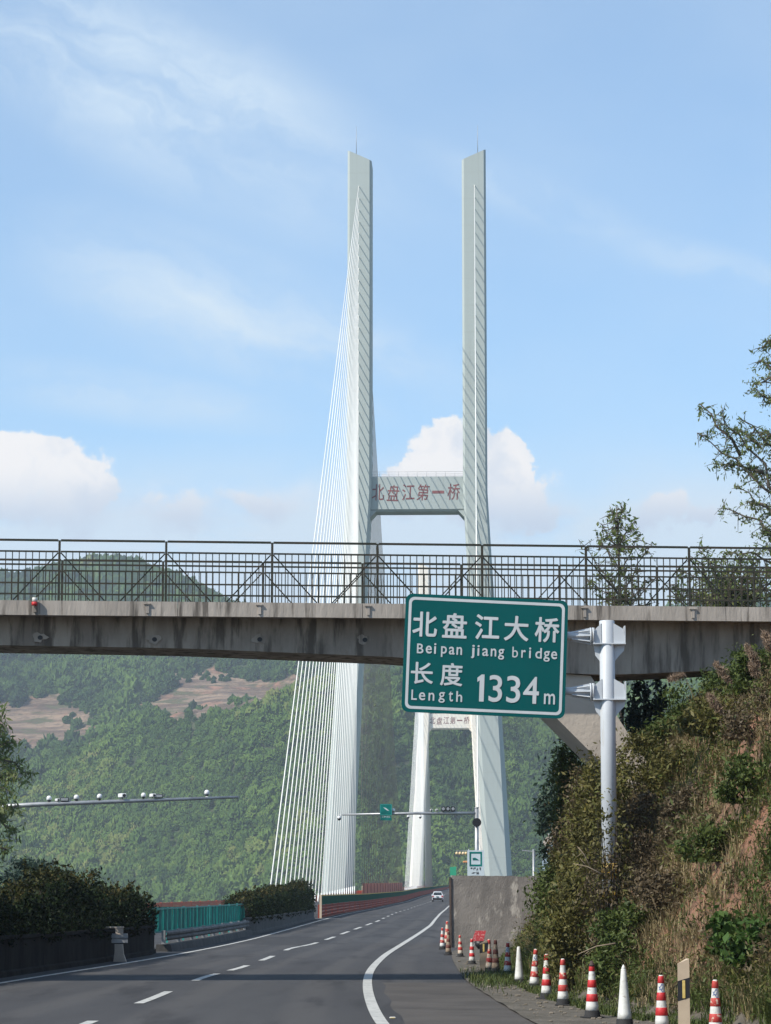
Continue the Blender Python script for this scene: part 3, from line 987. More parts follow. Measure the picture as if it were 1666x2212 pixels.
for i, (pr, a, b, side, f) in enumerate(cables):
    r_ = 0.084 if pr == 0 else .070
    if i < 100:
        m = MB(); m.tube(a, b, r_, n=6)
        pa, pb = Vector(a), Vector(b); dv = (pa - pb).normalized()
        m.tube(pb, pb + dv * 2.2, .12, n=6)      # anchor pipe at the deck
        m.build('stay_cable', cable_shaded_m if pr in (1, 3) else cable_m, bridge, fix=False)
    else:
        rest.tube(a, b, r_, n=5)
tag(rest.build('stay_cables', cable_m, bridge, fix=False), kind='stuff')


def wave_panel(mb, path, z0, z1, mi=0, th=.05):
    """thin upright panel along a path of (x, y, zbase)"""
    rings = []
    for x, y, z in path:
        rings.append([(x - th / 2, y, z + z0), (x + th / 2, y, z + z0), (x + th / 2, y, z + z1), (x - th / 2, y, z + z1)])
    mb.loft(rings, mi)


# median barrier on the bridge: red rails below, green anti-glare panel with a yellow edge above
d0, d1 = 200, 1290
ppath = [(fMed(d) + .75, d, zroad(d)) for d in np.concatenate([np.arange(d0, 420, 6.0), np.arange(430, d1, 20.0)])]
mb_ = thing('median_barrier', 'red slatted barrier topped by a green panel running beside the lanes onto the bridge', 'barrier', ppath[0])
m = MB()
for zz in (.13, .38, .63, .86):
    wave_panel(m, ppath, zz - .095, zz + .095, 0, .09)
m.build('rail', barrier_red, mb_)
m = MB(); wave_panel(m, [(x + .07 - .12, y, z) for x, y, z in ppath], .98, 1.62, 0, .04); m.build('green_panel', panel_green, mb_)
m = MB(); wave_panel(m, [(x + .07 - .12, y, z) for x, y, z in ppath], 1.625, 1.70, 0, .06); m.build('top_edge', yellow_m, mb_)
for x, y, z in ppath[::2]:
    m = MB(); m.box((x - .16, y, z + .5), (.14, .14, 1.0)); m.build('post', barrier_red, mb_)
m = MB()
x, y, z = ppath[0]
m.box((x - .03, y - .1, z + .86), (.16, .12, 1.72)); m.build('end_post', delin_m, mb_)
# orange parapet along the far left edge of the bridge
for side, lab in ((-1, 'bright orange-red parapet along the far left edge of the bridge deck'), (1, 'orange-red parapet along the right edge of the bridge deck')):
    s_list = np.concatenate([np.arange(-372, -100, 8.0), np.arange(-100, 960, 20.0)])
    pth = [(*BP(s, side * 13.6, 0)[:2], zdeck(s)) for s in s_list]
    op = thing('bridge_parapet', lab, 'parapet', pth[0])
    m = MB()
    for zz in (.28, .58, .88):
        wave_panel(m, pth, zz - .14, zz + .14, 0, .12)
    m.build('rail', barrier_orange, op)
    for x, y, z in pth:
        m = MB(); m.box((x, y, z + .52), (.16, .22, 1.06)); m.build('post', barrier_orange, op)
# a tarpaulin-orange works screen on the deck beyond the near tower
for (sa, sb, tt, lab) in ((10, 330, -12.2, 'long orange-red screen on the deck past the foot of the near tower'),):
    sc = thing('deck_screen', lab, 'screen', BP(sa, tt, 1))
    m = MB()
    wave_panel(m, [(*BP(s, tt, 0)[:2], zdeck(s)) for s in np.arange(sa, sb, 10.0)], .1, 2.6, 0, .1)
    m.build('screen_panel', barrier_orange, sc)
    for s in np.arange(sa, sb, 20.0):
        m = MB(); m.box(BP(s, tt + .15, zdeck(s) + 1.3), (.12, .12, 2.7)); m.build('post', barrier_red, sc)

# ------------------------------------------------------------------ footbridge over the road
psi = R(5.0)
FB = Matrix.Translation((0, 58.0, 0)) @ Matrix.Rotation(psi, 4, 'Z')
FBI = FB.inverted()


def fs(px):
    """bridge coordinate under picture column px on the front face"""
    v = ray(px, 1300)
    # intersect with plane of the front face
    n = FB.to_3x3() @ Vector((0, 1, 0)); o = FB.translation
    tt = (o - CAM).dot(n) / v.dot(n)
    return (FBI @ (CAM + v * tt)).x


def fz(px, py):
    v = ray(px, py); n = FB.to_3x3() @ Vector((0, 1, 0)); o = FB.translation
    tt = (o - CAM).dot(n) / v.dot(n)
    return (CAM + v * tt).z


ZS = (fz(833, 1304))                       # top of the slab
ZF = ZS - .315
ZRT = fz(833, 1174)                        # top rail
WB = 3.7
fb = thing('footbridge', 'weathered concrete footbridge with dark railings spanning the road', 'footbridge', FB @ Vector((0, 0, 0)))


def fbuild(mb, name, mt, parent, fix=True):
    mb.v = [tuple(FB @ Vector(p)) for p in mb.v]
    return mb.build(name, mt, parent, True, fix)


S0, S1 = -30.0, 12.5
m = MB()
# slab with an edge drip and small joints
cutsx = [S0] + [x for x in np.arange(-28.5, 12, 4.0)] + [S1]
for a, b in zip(cutsx[:-1], cutsx[1:]):
    m.prism([(a + .006, ZF), (b - .006, ZF), (b - .006, ZS), (a + .006, ZS)], 0, .22)
    m.prism([(a + .006, ZF), (b - .006, ZF), (b - .006, ZS), (a + .006, ZS)], WB - .22, WB)
m.prism([(S0, ZF + .05), (S1, ZF + .05), (S1, ZS - .12), (S0, ZS - .12)], .222, WB - .222)
fbuild(m, 'deck_slab', conc_bridge, fb)


def soff(s):
    pts_ = [(-26, fz(1260, 1452)), (-19, fz(0, 1386) - .12), (-10, fz(0, 1384) + .02), (fs(0), fz(0, 1386)), (fs(400), fz(400, 1393)), (fs(860), fz(860, 1412)), (fs(1100), fz(1100, 1432)), (fs(1262), fz(1262, 1452)), (fs(1400), fz(1400, 1449)), (fs(1666), fz(1666, 1436)), (12, fz(1666, 1434))]
    return interp(s, pts_)


m = MB()
gs = np.linspace(S0 + .1, S1 - .1, 46)
w0, w1 = .85, 2.85
m.loft([[(s, w0, soff(s)), (s, w1, soff(s)), (s, w1 + .1, ZF + .10), (s, w0 - .1, ZF + .10)] for s in gs])
fbuild(m, 'girder', conc_girder, fb)
# raking leg down to the cut slope on the right, and its twin off to the left
def rake(pts4, nm):
    m = MB()
    m.prism(pts4, w0 + .12, w1 - .12)
    return fbuild(m, nm, conc_leg, fb)
def xz(px, py): return (fs(px), fz(px, py))
a, b, c_, d_ = xz(1205, 1446), xz(1290, 1452), xz(1392, 1612), xz(1309, 1650)
ext = lambda p, q, k: (q[0] + (q[0] - p[0]) * k, q[1] + (q[1] - p[1]) * k)
rake([a, (a[0] - .0, a[1] - .9), ext(xz(1205, 1550), d_, 1.6), ext(b, c_, 1.6), b], 'leg')
rake([(-20 - x, z) for x, z in [a, (a[0] - .0, a[1] - .9), ext(xz(1205, 1550), d_, 1.6), ext(b, c_, 1.6), b]], 'leg')
m = MB()
m.prism([(S0 - 4, -.2), (S0 + .6, -.2), (S0 + .6, ZF + .04), (S0 - 4, ZF + .04)], .3, WB - .3)
fbuild(m, 'abutment', conc_leg, fb)
# drain outlets with pale stained rims in the girder face
for px, py in ((83, 1369), (333, 1373), (563, 1373), (793, 1374), (1030, 1378)):
    s, z = fs(px), fz(px, py)
    m = MB()
    n = 14
    rr = [.125 * (1 + .22 * math.sin(k * 1.3 + px) + .16 * math.sin(k * 2.9 + px * .7)) for k in range(n)]
    m.prism([(s + rr[k] * 1.25 * math.cos(2 * math.pi * k / n), z + .8 * rr[k] * math.sin(2 * math.pi * k / n)) for k in range(n)], w0 - .058, w0 - .02)
    o = fbuild(m, 'drain_outlet', conc_bridge, fb)
    m = MB()
    m.prism([(s + .02 + .055 * math.cos(2 * math.pi * k / n), z - .01 + .05 * math.sin(2 * math.pi * k / n)) for k in range(n)], w0 - .066, w0 - .05)
    m2 = fbuild(m, 'drain_mouth', black_m, o)
# little anchor lugs on the fascia under each railing post
for px in (75, 318, 560, 795, 1030, 1262, 1496):
    s = fs(px)
    m = MB()
    m.box((s, -.025, ZS - .05), (.14, .05, .03)); m.box((s + .01, -.015, ZS - .16), (.06, .03, .19))
    o = fbuild(m, 'anchor_lug', conc_bridge, fb)
    if px == 75:
        o['label'] = 'anchor lug with a small red and white lamp'
        m = MB(); m.tube((s, -.09, ZS - .04), (s, -.09, ZS + .05), .05, n=8); q = fbuild(m, 'lamp', cone_white, o)
        m = MB(); m.tube((s, -.09, ZS - .12), (s, -.09, ZS - .045), .06, n=8); fbuild(m, 'lamp_ring', cone_red, o)

# railings, one bay per part
hR = ZRT - ZS
step = fs(588) - fs(358)
for w_ in (.09, WB - .09):
    first = fs(588) - step * 9 if w_ < 1 else fs(588) - step * 9 - .05
    nb = int((S1 - first) / step) + 1
    for k in range(nb):
        a = first + k * step
        b = min(a + step, S1 - .1)
        if b - a < .3: continue
        bay = sub_empty('railing_bay', fb)
        bay.location = (FB @ Vector((a, w_, ZS))) - fb.location
        m = MB(); m.bar((a, w_, ZS - .02), (a, w_, ZRT), .05, .05); fbuild(m, 'post', rail_steel, bay)
        m = MB(); m.bar((a + .028, w_, ZRT), (b - .028, w_, ZRT), .05, .045)
        fbuild(m, 'handrail', rail_steel, bay)
        m = MB()
        zt = ZS + hR * .815; zm = ZS + hR * .60; zb = ZS + hR * .115; zu = ZS + hR * .73
        for z in (zt, zm, zb):
            m.bar((a + .03, w_, z), (b - .03, w_, z), .04, .035)
        nbal = 16
        for j in range(1, nbal):
            x = a + (b - a) * j / nbal
            m.bar((x, w_, ZS + .01), (x, w_, zt - .0), .020, .020)
        fbuild(m, 'balusters', rail_steel, bay)
        if b - a > 1.8:
            m = MB()
            wb = w_ + (.06 if w_ < 1 else -.06)
            m.bar((a + .03, wb, zt - .02), (a + .98, wb, ZS + .02), .026, .026)
            m.bar((b - .03, wb, zt - .02), (b - .98, wb, ZS + .02), .026, .026)
            fbuild(m, 'brace', rail_steel, bay)

# ------------------------------------------------------------------ bridge name sign on its post
SD = 50.0
pb = P(1320, 2100, SD); ptop = P(1320, 1341, SD)
px0 = pb.x
gzb = bank_z(px0, SD)
sign = thing('road_sign', 'large green road sign naming the bridge, held by arms on a white post', 'sign', (px0, SD, gzb))
m = MB()
rp_ = .142
m.path([(px0, SD, gzb - .3), (px0, SD, ptop.z - .01), (px0, SD, ptop.z)], [rp_, rp_, rp_ - .01], n=24)
post = m.build('post', post_white, sign)
for za, zb2 in ((1865, 1900), (1925, 1950)):
    m = MB(); z0, z1 = P(1320, zb2, SD).z, P(1320, za, SD).z
    m.path([(px0, SD, z0), (px0, SD, z1)], [rp_ + .004] * 2, n=24); m.build('yellow_band', post_yellow, post)
# panel frame of reference: upper-left corner, in-plane tilt
TILT = R(2.35)
ctr = P(1048.5, 1417, SD - .32)
SM = Matrix.Translation(ctr) @ Matrix.Rotation(R(3), 4, 'Z') @ Matrix.Rotation(TILT, 4, 'Y')
u1 = SD / F0 * 1.005                          # metres per picture unit at the sign
PWd, PHt = 350 * u1, 254 * u1


def rrect(w, h, r, n=6):
    out = []
    for cx_, cz_, a0 in ((w / 2 - r, h / 2 - r, 0), (-w / 2 + r, h / 2 - r, 90), (-w / 2 + r, -h / 2 + r, 180), (w / 2 - r, -h / 2 + r, 270)):
        for k in range(n + 1):
            a_ = R(a0 + 90 * k / n); out.append((cx_ + r * math.cos(a_), cz_ + r * math.sin(a_)))
    return out


m = MB(); m.prism(rrect(PWd, PHt, 15 * u1), 0, .03)
m.v = [tuple(SM @ Vector(p)) for p in m.v]
panel = m.build('panel', sign_green, sign)
m = MB()
o_, i_ = rrect(PWd - 14 * u1, PHt - 14 * u1, 12 * u1), rrect(PWd - 26 * u1, PHt - 26 * u1, 8 * u1)
n = len(o_)
V = [(x, -.004, z) for x, z in o_] + [(x, -.004, z) for x, z in i_]
m.add(V, [(k, (k + 1) % n, n + (k + 1) % n, n + k) for k in range(n)])
m.v = [tuple(SM @ Vector(p)) for p in m.v]
m.build('border', sign_white, panel, fix=False)


def on_sign(body, u, v, w=None, h=None, bold=.01):
    """lettering centred u, v picture units from the middle of the panel"""
    Mx = SM @ Matrix.Translation((u * u1, -.005, -v * u1))
    return put_txt(body, Mx, w * u1 if w else None, h * u1 if h else None, bold, sign_white, panel)


for ch_, u in zip('北盘江大桥', (-132, -68, 2, 65, 131)):
    on_sign(ch_, u, -62, 53, 54, .020)
for word, us_, wd in (('B', -140, 14), ('e', -121.5, 13), ('i', -108, 4.5), ('p', -89, 12.5), ('a', -72, 12.5), ('n', -56, 12), ('j', -27, 8), ('i', -15, 4.5), ('a', 0, 13.5), ('n', 17.5, 12), ('g', 34, 13), ('b', 64, 12), ('r', 82, 9.5), ('i', 96, 4.5), ('d', 114.5, 14), ('g', 132, 13.5), ('e', 148, 13)):
    hh = {'B': 21, 'e': 17, 'i': 23, 'p': 23, 'a': 17, 'n': 17, 'j': 29, 'g': 23, 'b': 23, 'r': 17, 'd': 23}[word]
    dv = {'B': -1.5, 'e': 0, 'i': -3, 'p': 3, 'a': 0, 'n': 0, 'j': 0, 'g': 3, 'b': -3, 'r': 0, 'd': -3}[word]
    on_sign(word, us_, -8 + dv, wd, hh, .014 if not 60 < us_ < 70 else .0)
on_sign('长', -134, 43, 48, 47, .018); on_sign('度', -71, 43, 48, 49, .018)
for word, us_, wd, hh, dv in (('L', -149, 12, 22, -2), ('e', -132, 13.5, 17, .5), ('n', -112, 12.5, 17, .5), ('g', -90, 13.5, 23, 1), ('t', -70.5, 9.5, 22, -2), ('h', -52.5, 13, 23, -2.5)):
    on_sign(word, us_, 92 + dv, wd, hh, .012)
m = MB()
m.add([(x * u1, -.006, z * u1) for x, z in ((6, 29), (0, 29), (-9, 21.5), (-9, 12.5), (-4, 16), (-4, -29), (6, -29))], [tuple(range(7))])
m.v = [tuple(SM @ Matrix.Translation((-6 * u1, 0, -69 * u1)) @ Vector(p)) for p in m.v]
m.build('lettering', sign_white, panel, fix=False)
for word, us_, wd in (('3', 24.6, 29), ('3', 63, 30), ('4', 101, 34)):
    on_sign(word, us_, 69, wd, 58, .010)
on_sign('m', 141, 86, 24, 23, .012)

# arms, flanges and clamp plates
for yy in (1375, 1495):
    zc = P(1320, yy, SD).z
    arm = MB()
    xl = P(1100, yy, SD).x; xf = P(1281, yy, SD).x
    arm.path([(xl, SD - .08, zc + .02), (xf - .38, SD - .04, zc + .01), (px0, SD, zc - .01)], [.075, .075, .085], n=16)
    ao = arm.build('arm', post_white, sign)
    m = MB()
    # bolted flange discs and cone of stiffening ribs
    for xq in (xf - .06, xf - .015):
        m.path([(xq, SD - .02, zc), (xq + .028, SD - .02, zc)], [.165, .165], n=20)
    for k in range(8):
        a_ = 2 * math.pi * k / 8
        cy, sz = math.cos(a_), math.sin(a_)
        p = [(xf - .065, SD - .02 + cy * .155, zc + sz * .155), (xf - .065, SD - .02 + cy * .07, zc + sz * .07), (xf - .40, SD - .03 + cy * .07, zc + sz * .07), (xf - .40, SD - .03 + cy * .09, zc + sz * .09)]
        th = Vector((0, -sz, cy)) * .008
        m.hexa([tuple(Vector(q) - th) for q in p] + [tuple(Vector(q) + th) for q in p])
    m.build('flange', post_white, ao)
    m = MB()
    # gusset plates around the post
    for sgn, xa in ((-1, xf + .01), (1, px0 + .33)):
        xi = px0 + sgn * (rp_ - .03)
        for yq in (-.10, .10):
            m.prism([(xa, zc - .13), (xi, zc - .15), (xi, zc + .24), (xa + sgn * -.03, zc + .13)], SD + yq - .008, SD + yq + .008)
        m.prism([(xi, zc - .165), (xa, zc - .165), (xa - sgn * .02, zc - .27), (xi + sgn * .11, zc - .36), (xi, zc - .50)], SD - .012, SD + .012)
    m.box(((xf + px0 + .33) / 2, SD, zc - .145), (px0 + .345 - xf, .30, .022))
    m.box((px0 + .325, SD, zc + .03), (.02, .26, .32)); m.box((xf + .012, SD, zc), (.02, .28, .30))
    m.build('clamp_plate', post_white, sign)
    m = MB()
    for xq in (-1.1, -.35, .35, .9):
        m.box(tuple(SM @ Vector((xq, .07, (ctr.z - zc) * -1 + .0))), (.07, .10, .25))
    m.build('bracket', galv, sign)

# ------------------------------------------------------------------ median planters, hedges, fence in the opening
def planter(d0, d1, off0, h0, h1, label, mt, w=1.7):
    """long concrete planter whose road face runs off0 left of the edge line"""
    n = max(6, int((d1 - d0) / 2.5))
    ds_ = np.linspace(d0, d1, n)
    pl = thing('planter', label, 'planter', (fL(d0) - off0, d0, 0))
    m = MB(); rings = []
    for k, d in enumerate(ds_):
        x = fL(d) - off0
        h = h0 + (h1 - h0) * k / (n - 1) + .012 * math.sin(d * 1.7)
        x += .02 * math.sin(d * .8)
        e = 0.0
        if k in (0, n - 1): e = .25
        rings.append([(x - e + .07, d, -.02), (x - e + .05, d, .12), (x - e, d, .16), (x - e, d, h - .10), (x - e + .05, d, h - .08), (x - e + .05, d, h), (x - e - .16, d, h), (x - e - .16, d, h - .16), (x - w + e, d, h - .16), (x - w + e, d, h), (x - w + e - .06, d, h), (x - w + e - .06, d, -.02)])
    m.loft(rings); m.build('wall', mt, pl)
    m = MB()
    m.strip([(fL(d) - off0 - .3, d, h0 - .12) for d in ds_[1:-1]], [(fL(d) - off0 - w + .3, d, h0 - .12) for d in ds_[1:-1]])
    m.build('soil', soil_m, pl, fix=False)
    return pl


planter(42, 88.5, .72, .98, .92, 'near-black concrete planter holding the tall dark hedge nearest the camera', conc_dark)
planter(124, 194, .62, .80, .72, 'grey streaked concrete planter under the low clipped hedge by the bridge', conc_grey, 1.6)


def hedge(d0, d1, off, hb, top_fn, label, nl, leaf=(.085, .04), w=1.35, lumps=0):
    c0 = (fL((d0 + d1) / 2) - off - w / 2, (d0 + d1) / 2, hb)
    hd = thing('hedge', label, 'hedge', c0)
    r_ = np.random.default_rng(int(d0 * 10))
    # leaves lie in a lumpy shell round a dark woody core
    n = nl
    d = d0 + (d1 - d0) * r_.random(n)
    ang = r_.uniform(-.22 * math.pi, math.pi * 1.22, n)
    x0 = np.array([fL(v) - off - w / 2 for v in d])
    top = np.array([top_fn(v) for v in d])
    lump = np.array([mnoise.fractal(Vector((v * .55, a * 1.2, d0)), 1.0, 2.0, 4) for v, a in zip(d, ang)])
    rr = (.86 + .42 * lump) * (1 - .34 * r_.random(n) ** 2)
    hh = (top - hb)
    sq = lambda q: np.sign(q) * np.abs(q) ** .55
    x = x0 + sq(np.cos(ang)) * w * .60 * rr
    zz = hb + hh * .40 + sq(np.sin(ang)) * np.where(np.sin(ang) > 0, hh * .60 * rr, hh * .9)
    side = r_.random(n) < .38
    x = np.where(side, x0 + np.sign(np.cos(ang)) * w * (.50 + .12 * lump + .05 * r_.random(n)), x)
    zz = np.where(side, hb - .05 + hh * .7 * r_.random(n), zz)
    zz = np.maximum(zz, hb - .1 + .1 * r_.random(n))
    cent = np.stack([x, d, zz], 1) + r_.normal(size=(n, 3)) * .075
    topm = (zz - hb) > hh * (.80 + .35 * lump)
    # loose shoots standing out of the top
    ns = int((d1 - d0) * 2.2)
    sv = d0 + (d1 - d0) * r_.random(ns)
    sh = [cent]; fl = [topm]
    for v in sv:
        x_ = fL(v) - off - w / 2 + r_.uniform(-.5, .5) * w; tz = top_fn(v) - .12; ln = r_.uniform(.08, .34)
        f_ = r_.random(26)[:, None]
        sh.append(np.array([x_, v, tz]) + f_ * np.array([r_.normal() * .12, r_.normal() * .12, ln]) + r_.normal(size=(26, 3)) * .035); fl.append(np.ones(26, bool))
    cent, topm = np.concatenate(sh), np.concatenate(fl)
    for sel, nm, mt in ((~topm, 'foliage', hedge_l), (topm, 'lit_painted_shoots', hedge_top_l)):  # shaded leaf colour for the body, lit colour for the top
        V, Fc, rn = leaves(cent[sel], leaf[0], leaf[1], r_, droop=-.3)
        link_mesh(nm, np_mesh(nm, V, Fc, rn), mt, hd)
    m = MB()
    m.path([(fL(v) - off - w / 2, v, hb - .08) for v in np.linspace(d0 + .3, d1 - .3, 20)], .04, n=5)
    for v in np.arange(d0 + .4, d1, .9):
        x_ = fL(v) - off - w / 2; t_ = top_fn(v)
        for q in range(3):
            a_ = r_.uniform(0, 6.28)
            m.path([(x_, v, hb - .1), (x_ + .2 * math.cos(a_), v + .2 * math.sin(a_), hb + (t_ - hb) * .5), (x_ + .4 * math.cos(a_), v + .35 * math.sin(a_), hb + (t_ - hb) * .86)], [.03, .02, .008], n=5)
    m.build('stems', twig_dark, hd)
    return hd


hedge(43, 87, .85, .84, lambda d: interp(d, [(43, 1.75), (58, 1.75), (62, 1.85), (66, 1.9), (69, 2.15), (72, 2.6), (76, 2.55), (79, 2.05), (84, 2.0), (87, 1.75)]) + .10 * math.sin(d * 1.9), 'tall unclipped dark hedge in the near-black planter at the left edge of the road', 62000, (.11, .05))
hedge(125, 193, .75, .70, lambda d: interp(d, [(125, 1.75), (150, 2.1), (178, 2.4), (187, 2.65), (193, 2.3)]) + .06 * math.sin(d * 1.3), 'low clipped dark hedge in the grey planter just before the bridge barrier', 52000, (.12, .055), 1.25)

# metal barrier and teal fence closing the opening between the planters
gr = thing('guardrail', 'grey two-wave steel guardrail on a low kerb closing the gap between the planters', 'guardrail', (fL(107) - .8, 107, 0))
m = MB()
gd = np.linspace(90.5, 124.5, 18)
prof = [(0, 0), (.06, .05), (.06, .10), (0, .15), (.06, .20), (.06, .26), (0, .31)]
m.loft([[(fL(d) - .85 + a, d, .36 + b) for a, b in prof] + [(fL(d) - .87 + a, d, .36 + b) for a, b in reversed(prof)] for d in gd])
m.build('rail', mat('dull_steel', (.15, .15, .15), (.09, .09, .088), 1.5, .75, spec=.2), gr)
m = MB()
for d in np.linspace(91, 124, 9):
    m = MB(); m.box((fL(d) - .98, d, .34), (.12, .14, .72)); m.build('post', galv, gr)
m = MB()
m.loft([[(fL(d) - .62, d, -.02), (fL(d) - .68, d, .24), (fL(d) - 1.15, d, .24), (fL(d) - 1.2, d, -.02)] for d in gd])
m.build('kerb', conc_grey, gr)
fcx = lambda d: fL(d) - 1.25
fence = thing('panel_fence', 'teal slatted metal fence standing behind the guardrail in the median gap', 'fence', (fcx(107), 107, 0))
m = MB()
k = 0
for d in np.arange(89.5, 127.5, .34):
    x = fcx(d); w_ = .11 + .06 * ((k * 7) % 3 == 0); k += 1
    zb, zt_ = .62, 1.47 - .004 * (d - 90)
    a = math.atan2(fcx(d + 1) - fcx(d), 1)
    m.box((0, 0, 0), (.025, w_ * 2, zt_ - zb), 0, Matrix.Translation((x, d, (zb + zt_) / 2)) @ Matrix.Rotation(-a + .25 * ((k % 4) - 1.5) * .3, 4, 'Z'))
m.build('slats', teal_m, fence)
for d in np.linspace(89.3, 127.6, 9):
    m = MB(); m.box((fcx(d), d, .72), (.07, .07, 1.46)); m.build('post', teal_frame_m, fence)
for z in (.64, 1.40):
    m = MB(); m.loft([[(fcx(d) + .03, d, z - .025), (fcx(d) + .03, d, z + .025), (fcx(d) + .07, d, z + .025), (fcx(d) + .07, d, z - .025)] for d in np.linspace(89.3, 127.6, 12)])
    m.build('rail', teal_frame_m, fence)
# broken guardrail end bolted to the first planter
q = G(258, 2078)
br = thing('guardrail_end', 'short stub of steel guardrail on a pale concrete block against the near-black planter', 'guardrail end', (q.x, q.y, 0))
m = MB(); m.loft([[(q.x - .16, q.y - .14, 0), (q.x + .20, q.y - .14, 0), (q.x + .20, q.y + .14, 0), (q.x - .16, q.y + .14, 0)], [(q.x - .13, q.y - .12, .25), (q.x + .12, q.y - .12, .22), (q.x + .12, q.y + .12, .22), (q.x - .13, q.y + .12, .25)], [(q.x - .13, q.y - .12, .5), (q.x + .09, q.y - .12, .5), (q.x + .09, q.y + .12, .5), (q.x - .13, q.y + .12, .5)]])
m.build('block', conc_leg, br)
m = MB()
for z in (.58, .72):
    m.box((q.x + .01, q.y - .10, z), (.46, .06, .09)); m.box((q.x + .01, q.y - .07, z + .06), (.44, .03, .04))
m.build('rail_stub', galv, br)
m = MB(); m.box((q.x - .01, q.y - .05, .86), (.22, .12, .17)); m.bevbox((q.x - .18, q.y - .02, .97), (.6, .14, .05), .015); m.build('cap', conc_leg, br)

# ------------------------------------------------------------------ camera gantries and signs beyond
def dome_camera(c, hang, label, group, sz=1.0, parent=None, dark=False):
    sz *= .6
    """surveillance camera standing on or hanging from an arm"""
    x, y, z = c; s = -1 if hang else 1
    t = thing('traffic_camera', label, 'camera', c, group)
    m = MB(); m.tube((x, y, z), (x, y, z + s * .12 * sz), .035 * sz, n=8); m.bevbox((x, y, z + s * .02), (.16 * sz, .16 * sz, .04), .01)
    m.build('mount', cam_dark if dark else cam_white, t)
    m = MB()
    if hang:
        m.lathe([(.05 * sz, 0), (.14 * sz, -.05 * sz), (.15 * sz, -.16 * sz), (.14 * sz, -.2 * sz)], (x, y, z - .1 * sz), 14)
    else:
        m.lathe([(.10 * sz, 0), (.15 * sz, .03 * sz), (.15 * sz, .16 * sz), (.10 * sz, .24 * sz), (.03 * sz, .27 * sz)], (x, y, z + .16 * sz), 14)
    m.build('housing', cam_white, t)
    m = MB()
    if hang:
        m.lathe([(.135 * sz, 0), (.12 * sz, -.08 * sz), (.07 * sz, -.13 * sz), (.01, -.15 * sz)], (x, y, z - .3 * sz), 14)
    else:
        m.lathe([(.04 * sz, -.1 * sz), (.10 * sz, -.06 * sz), (.12 * sz, .0)], (x, y, z + .17 * sz), 14)
    m.build('lens', cam_dark, t)
    return t


def box_camera(c, label, group, sz=1.0, yaw=0.0):
    sz *= .7
    t = thing('traffic_camera', label, 'camera', c, group)
    M_ = Matrix.Translation(c) @ Matrix.Rotation(yaw, 4, 'Z')
    def bld(m, nm, mt):
        m.v = [tuple(M_ @ Vector(p)) for p in m.v]; m.build(nm, mt, t)
    m = MB(); m.tube((0, 0, 0), (0, 0, .16 * sz), .03 * sz, n=8); bld(m, 'mount', cam_dark)
    m = MB(); m.bevbox((0, 0, .24 * sz), (.26 * sz, .5 * sz, .2 * sz), .03 * sz); bld(m, 'housing', cam_white)
    m = MB(); m.tube((0, -.27 * sz, .24 * sz), (0, -.23 * sz, .24 * sz), .08 * sz, n=12); bld(m, 'lens', cam_dark)


GD = 140.0
gA, gB = P(-175, 1752, GD), P(515, 1722, GD)
gan = thing('camera_gantry', 'long grey mast arm of cameras reaching out from the left over the far lanes', 'gantry', (gA.x, GD, -.2))
m = MB()
m.path([(gA.x, GD, -.25), (gA.x, GD, gA.z - 1.2), (gA.x + .15, GD, gA.z - .25), (gA.x + .7, GD, gA.z)], [.17, .14, .13, .12], n=12); m.build('post', galv, gan)
m = MB(); m.path([(gA.x + .6, GD, gA.z - .005), tuple(P(80, 1738, GD)), tuple(gB)], [.15, .125, .075], n=10); m.build('arm', galv, gan)
gp = 'cameras on the left mast arm'
arm_y = lambda px: 1741 - (px - 0) / 515 * 19 - 2
for px, kind, sz, lb in ((106, 'd', 1.5, 'white topped dark camera closest to the left end of the long mast arm'), (124, 'b', .9, 'small white box camera beside a low dark flash unit on the long arm'), (165, 'h', 1.5, 'white globe camera between the flash unit and the dark stalk camera'),
                         (215, 'd', 1.5, 'white capped camera on a dark stalk at the middle of the long arm'), (264, 'b', 1.5, 'cream slanted housing camera on the middle of the long mast arm'), (310, 'd', 1.4, 'white capped camera just left of the boxed pair on the long arm'),
                         (330, 'b', 1.2, 'white box camera beside a dark lamp on the long mast arm'), (447, 'h', 1.5, 'lone white globe camera near the free tip of the long mast arm')):
    c = P(px, arm_y(px), GD)
    if kind == 'b': box_camera((c.x, GD, c.z), lb, gp, sz, .5)
    else: dome_camera((c.x, GD, c.z), False, lb, gp, sz, dark=(kind == 'd'))
for px, lb in ((140, 'low dark flash unit on the long arm beside the small box camera'), (343, 'dark flash lamp on the long arm beside the white box camera')):
    c = P(px, arm_y(px), GD)
    t_ = thing('flash_lamp', lb, 'flash lamp', (c.x, GD, c.z), gp)
    m = MB(); m.bevbox((c.x, GD, c.z + .16), (.46, .25, .2), .03); m.tube((c.x, GD, c.z - .05), (c.x, GD, c.z + .1), .03, n=6); m.build('housing', cam_dark, t_)
    m = MB(); m.box((c.x, GD - .13, c.z + .16), (.38, .02, .13)); m.build('lens', galv, t_)

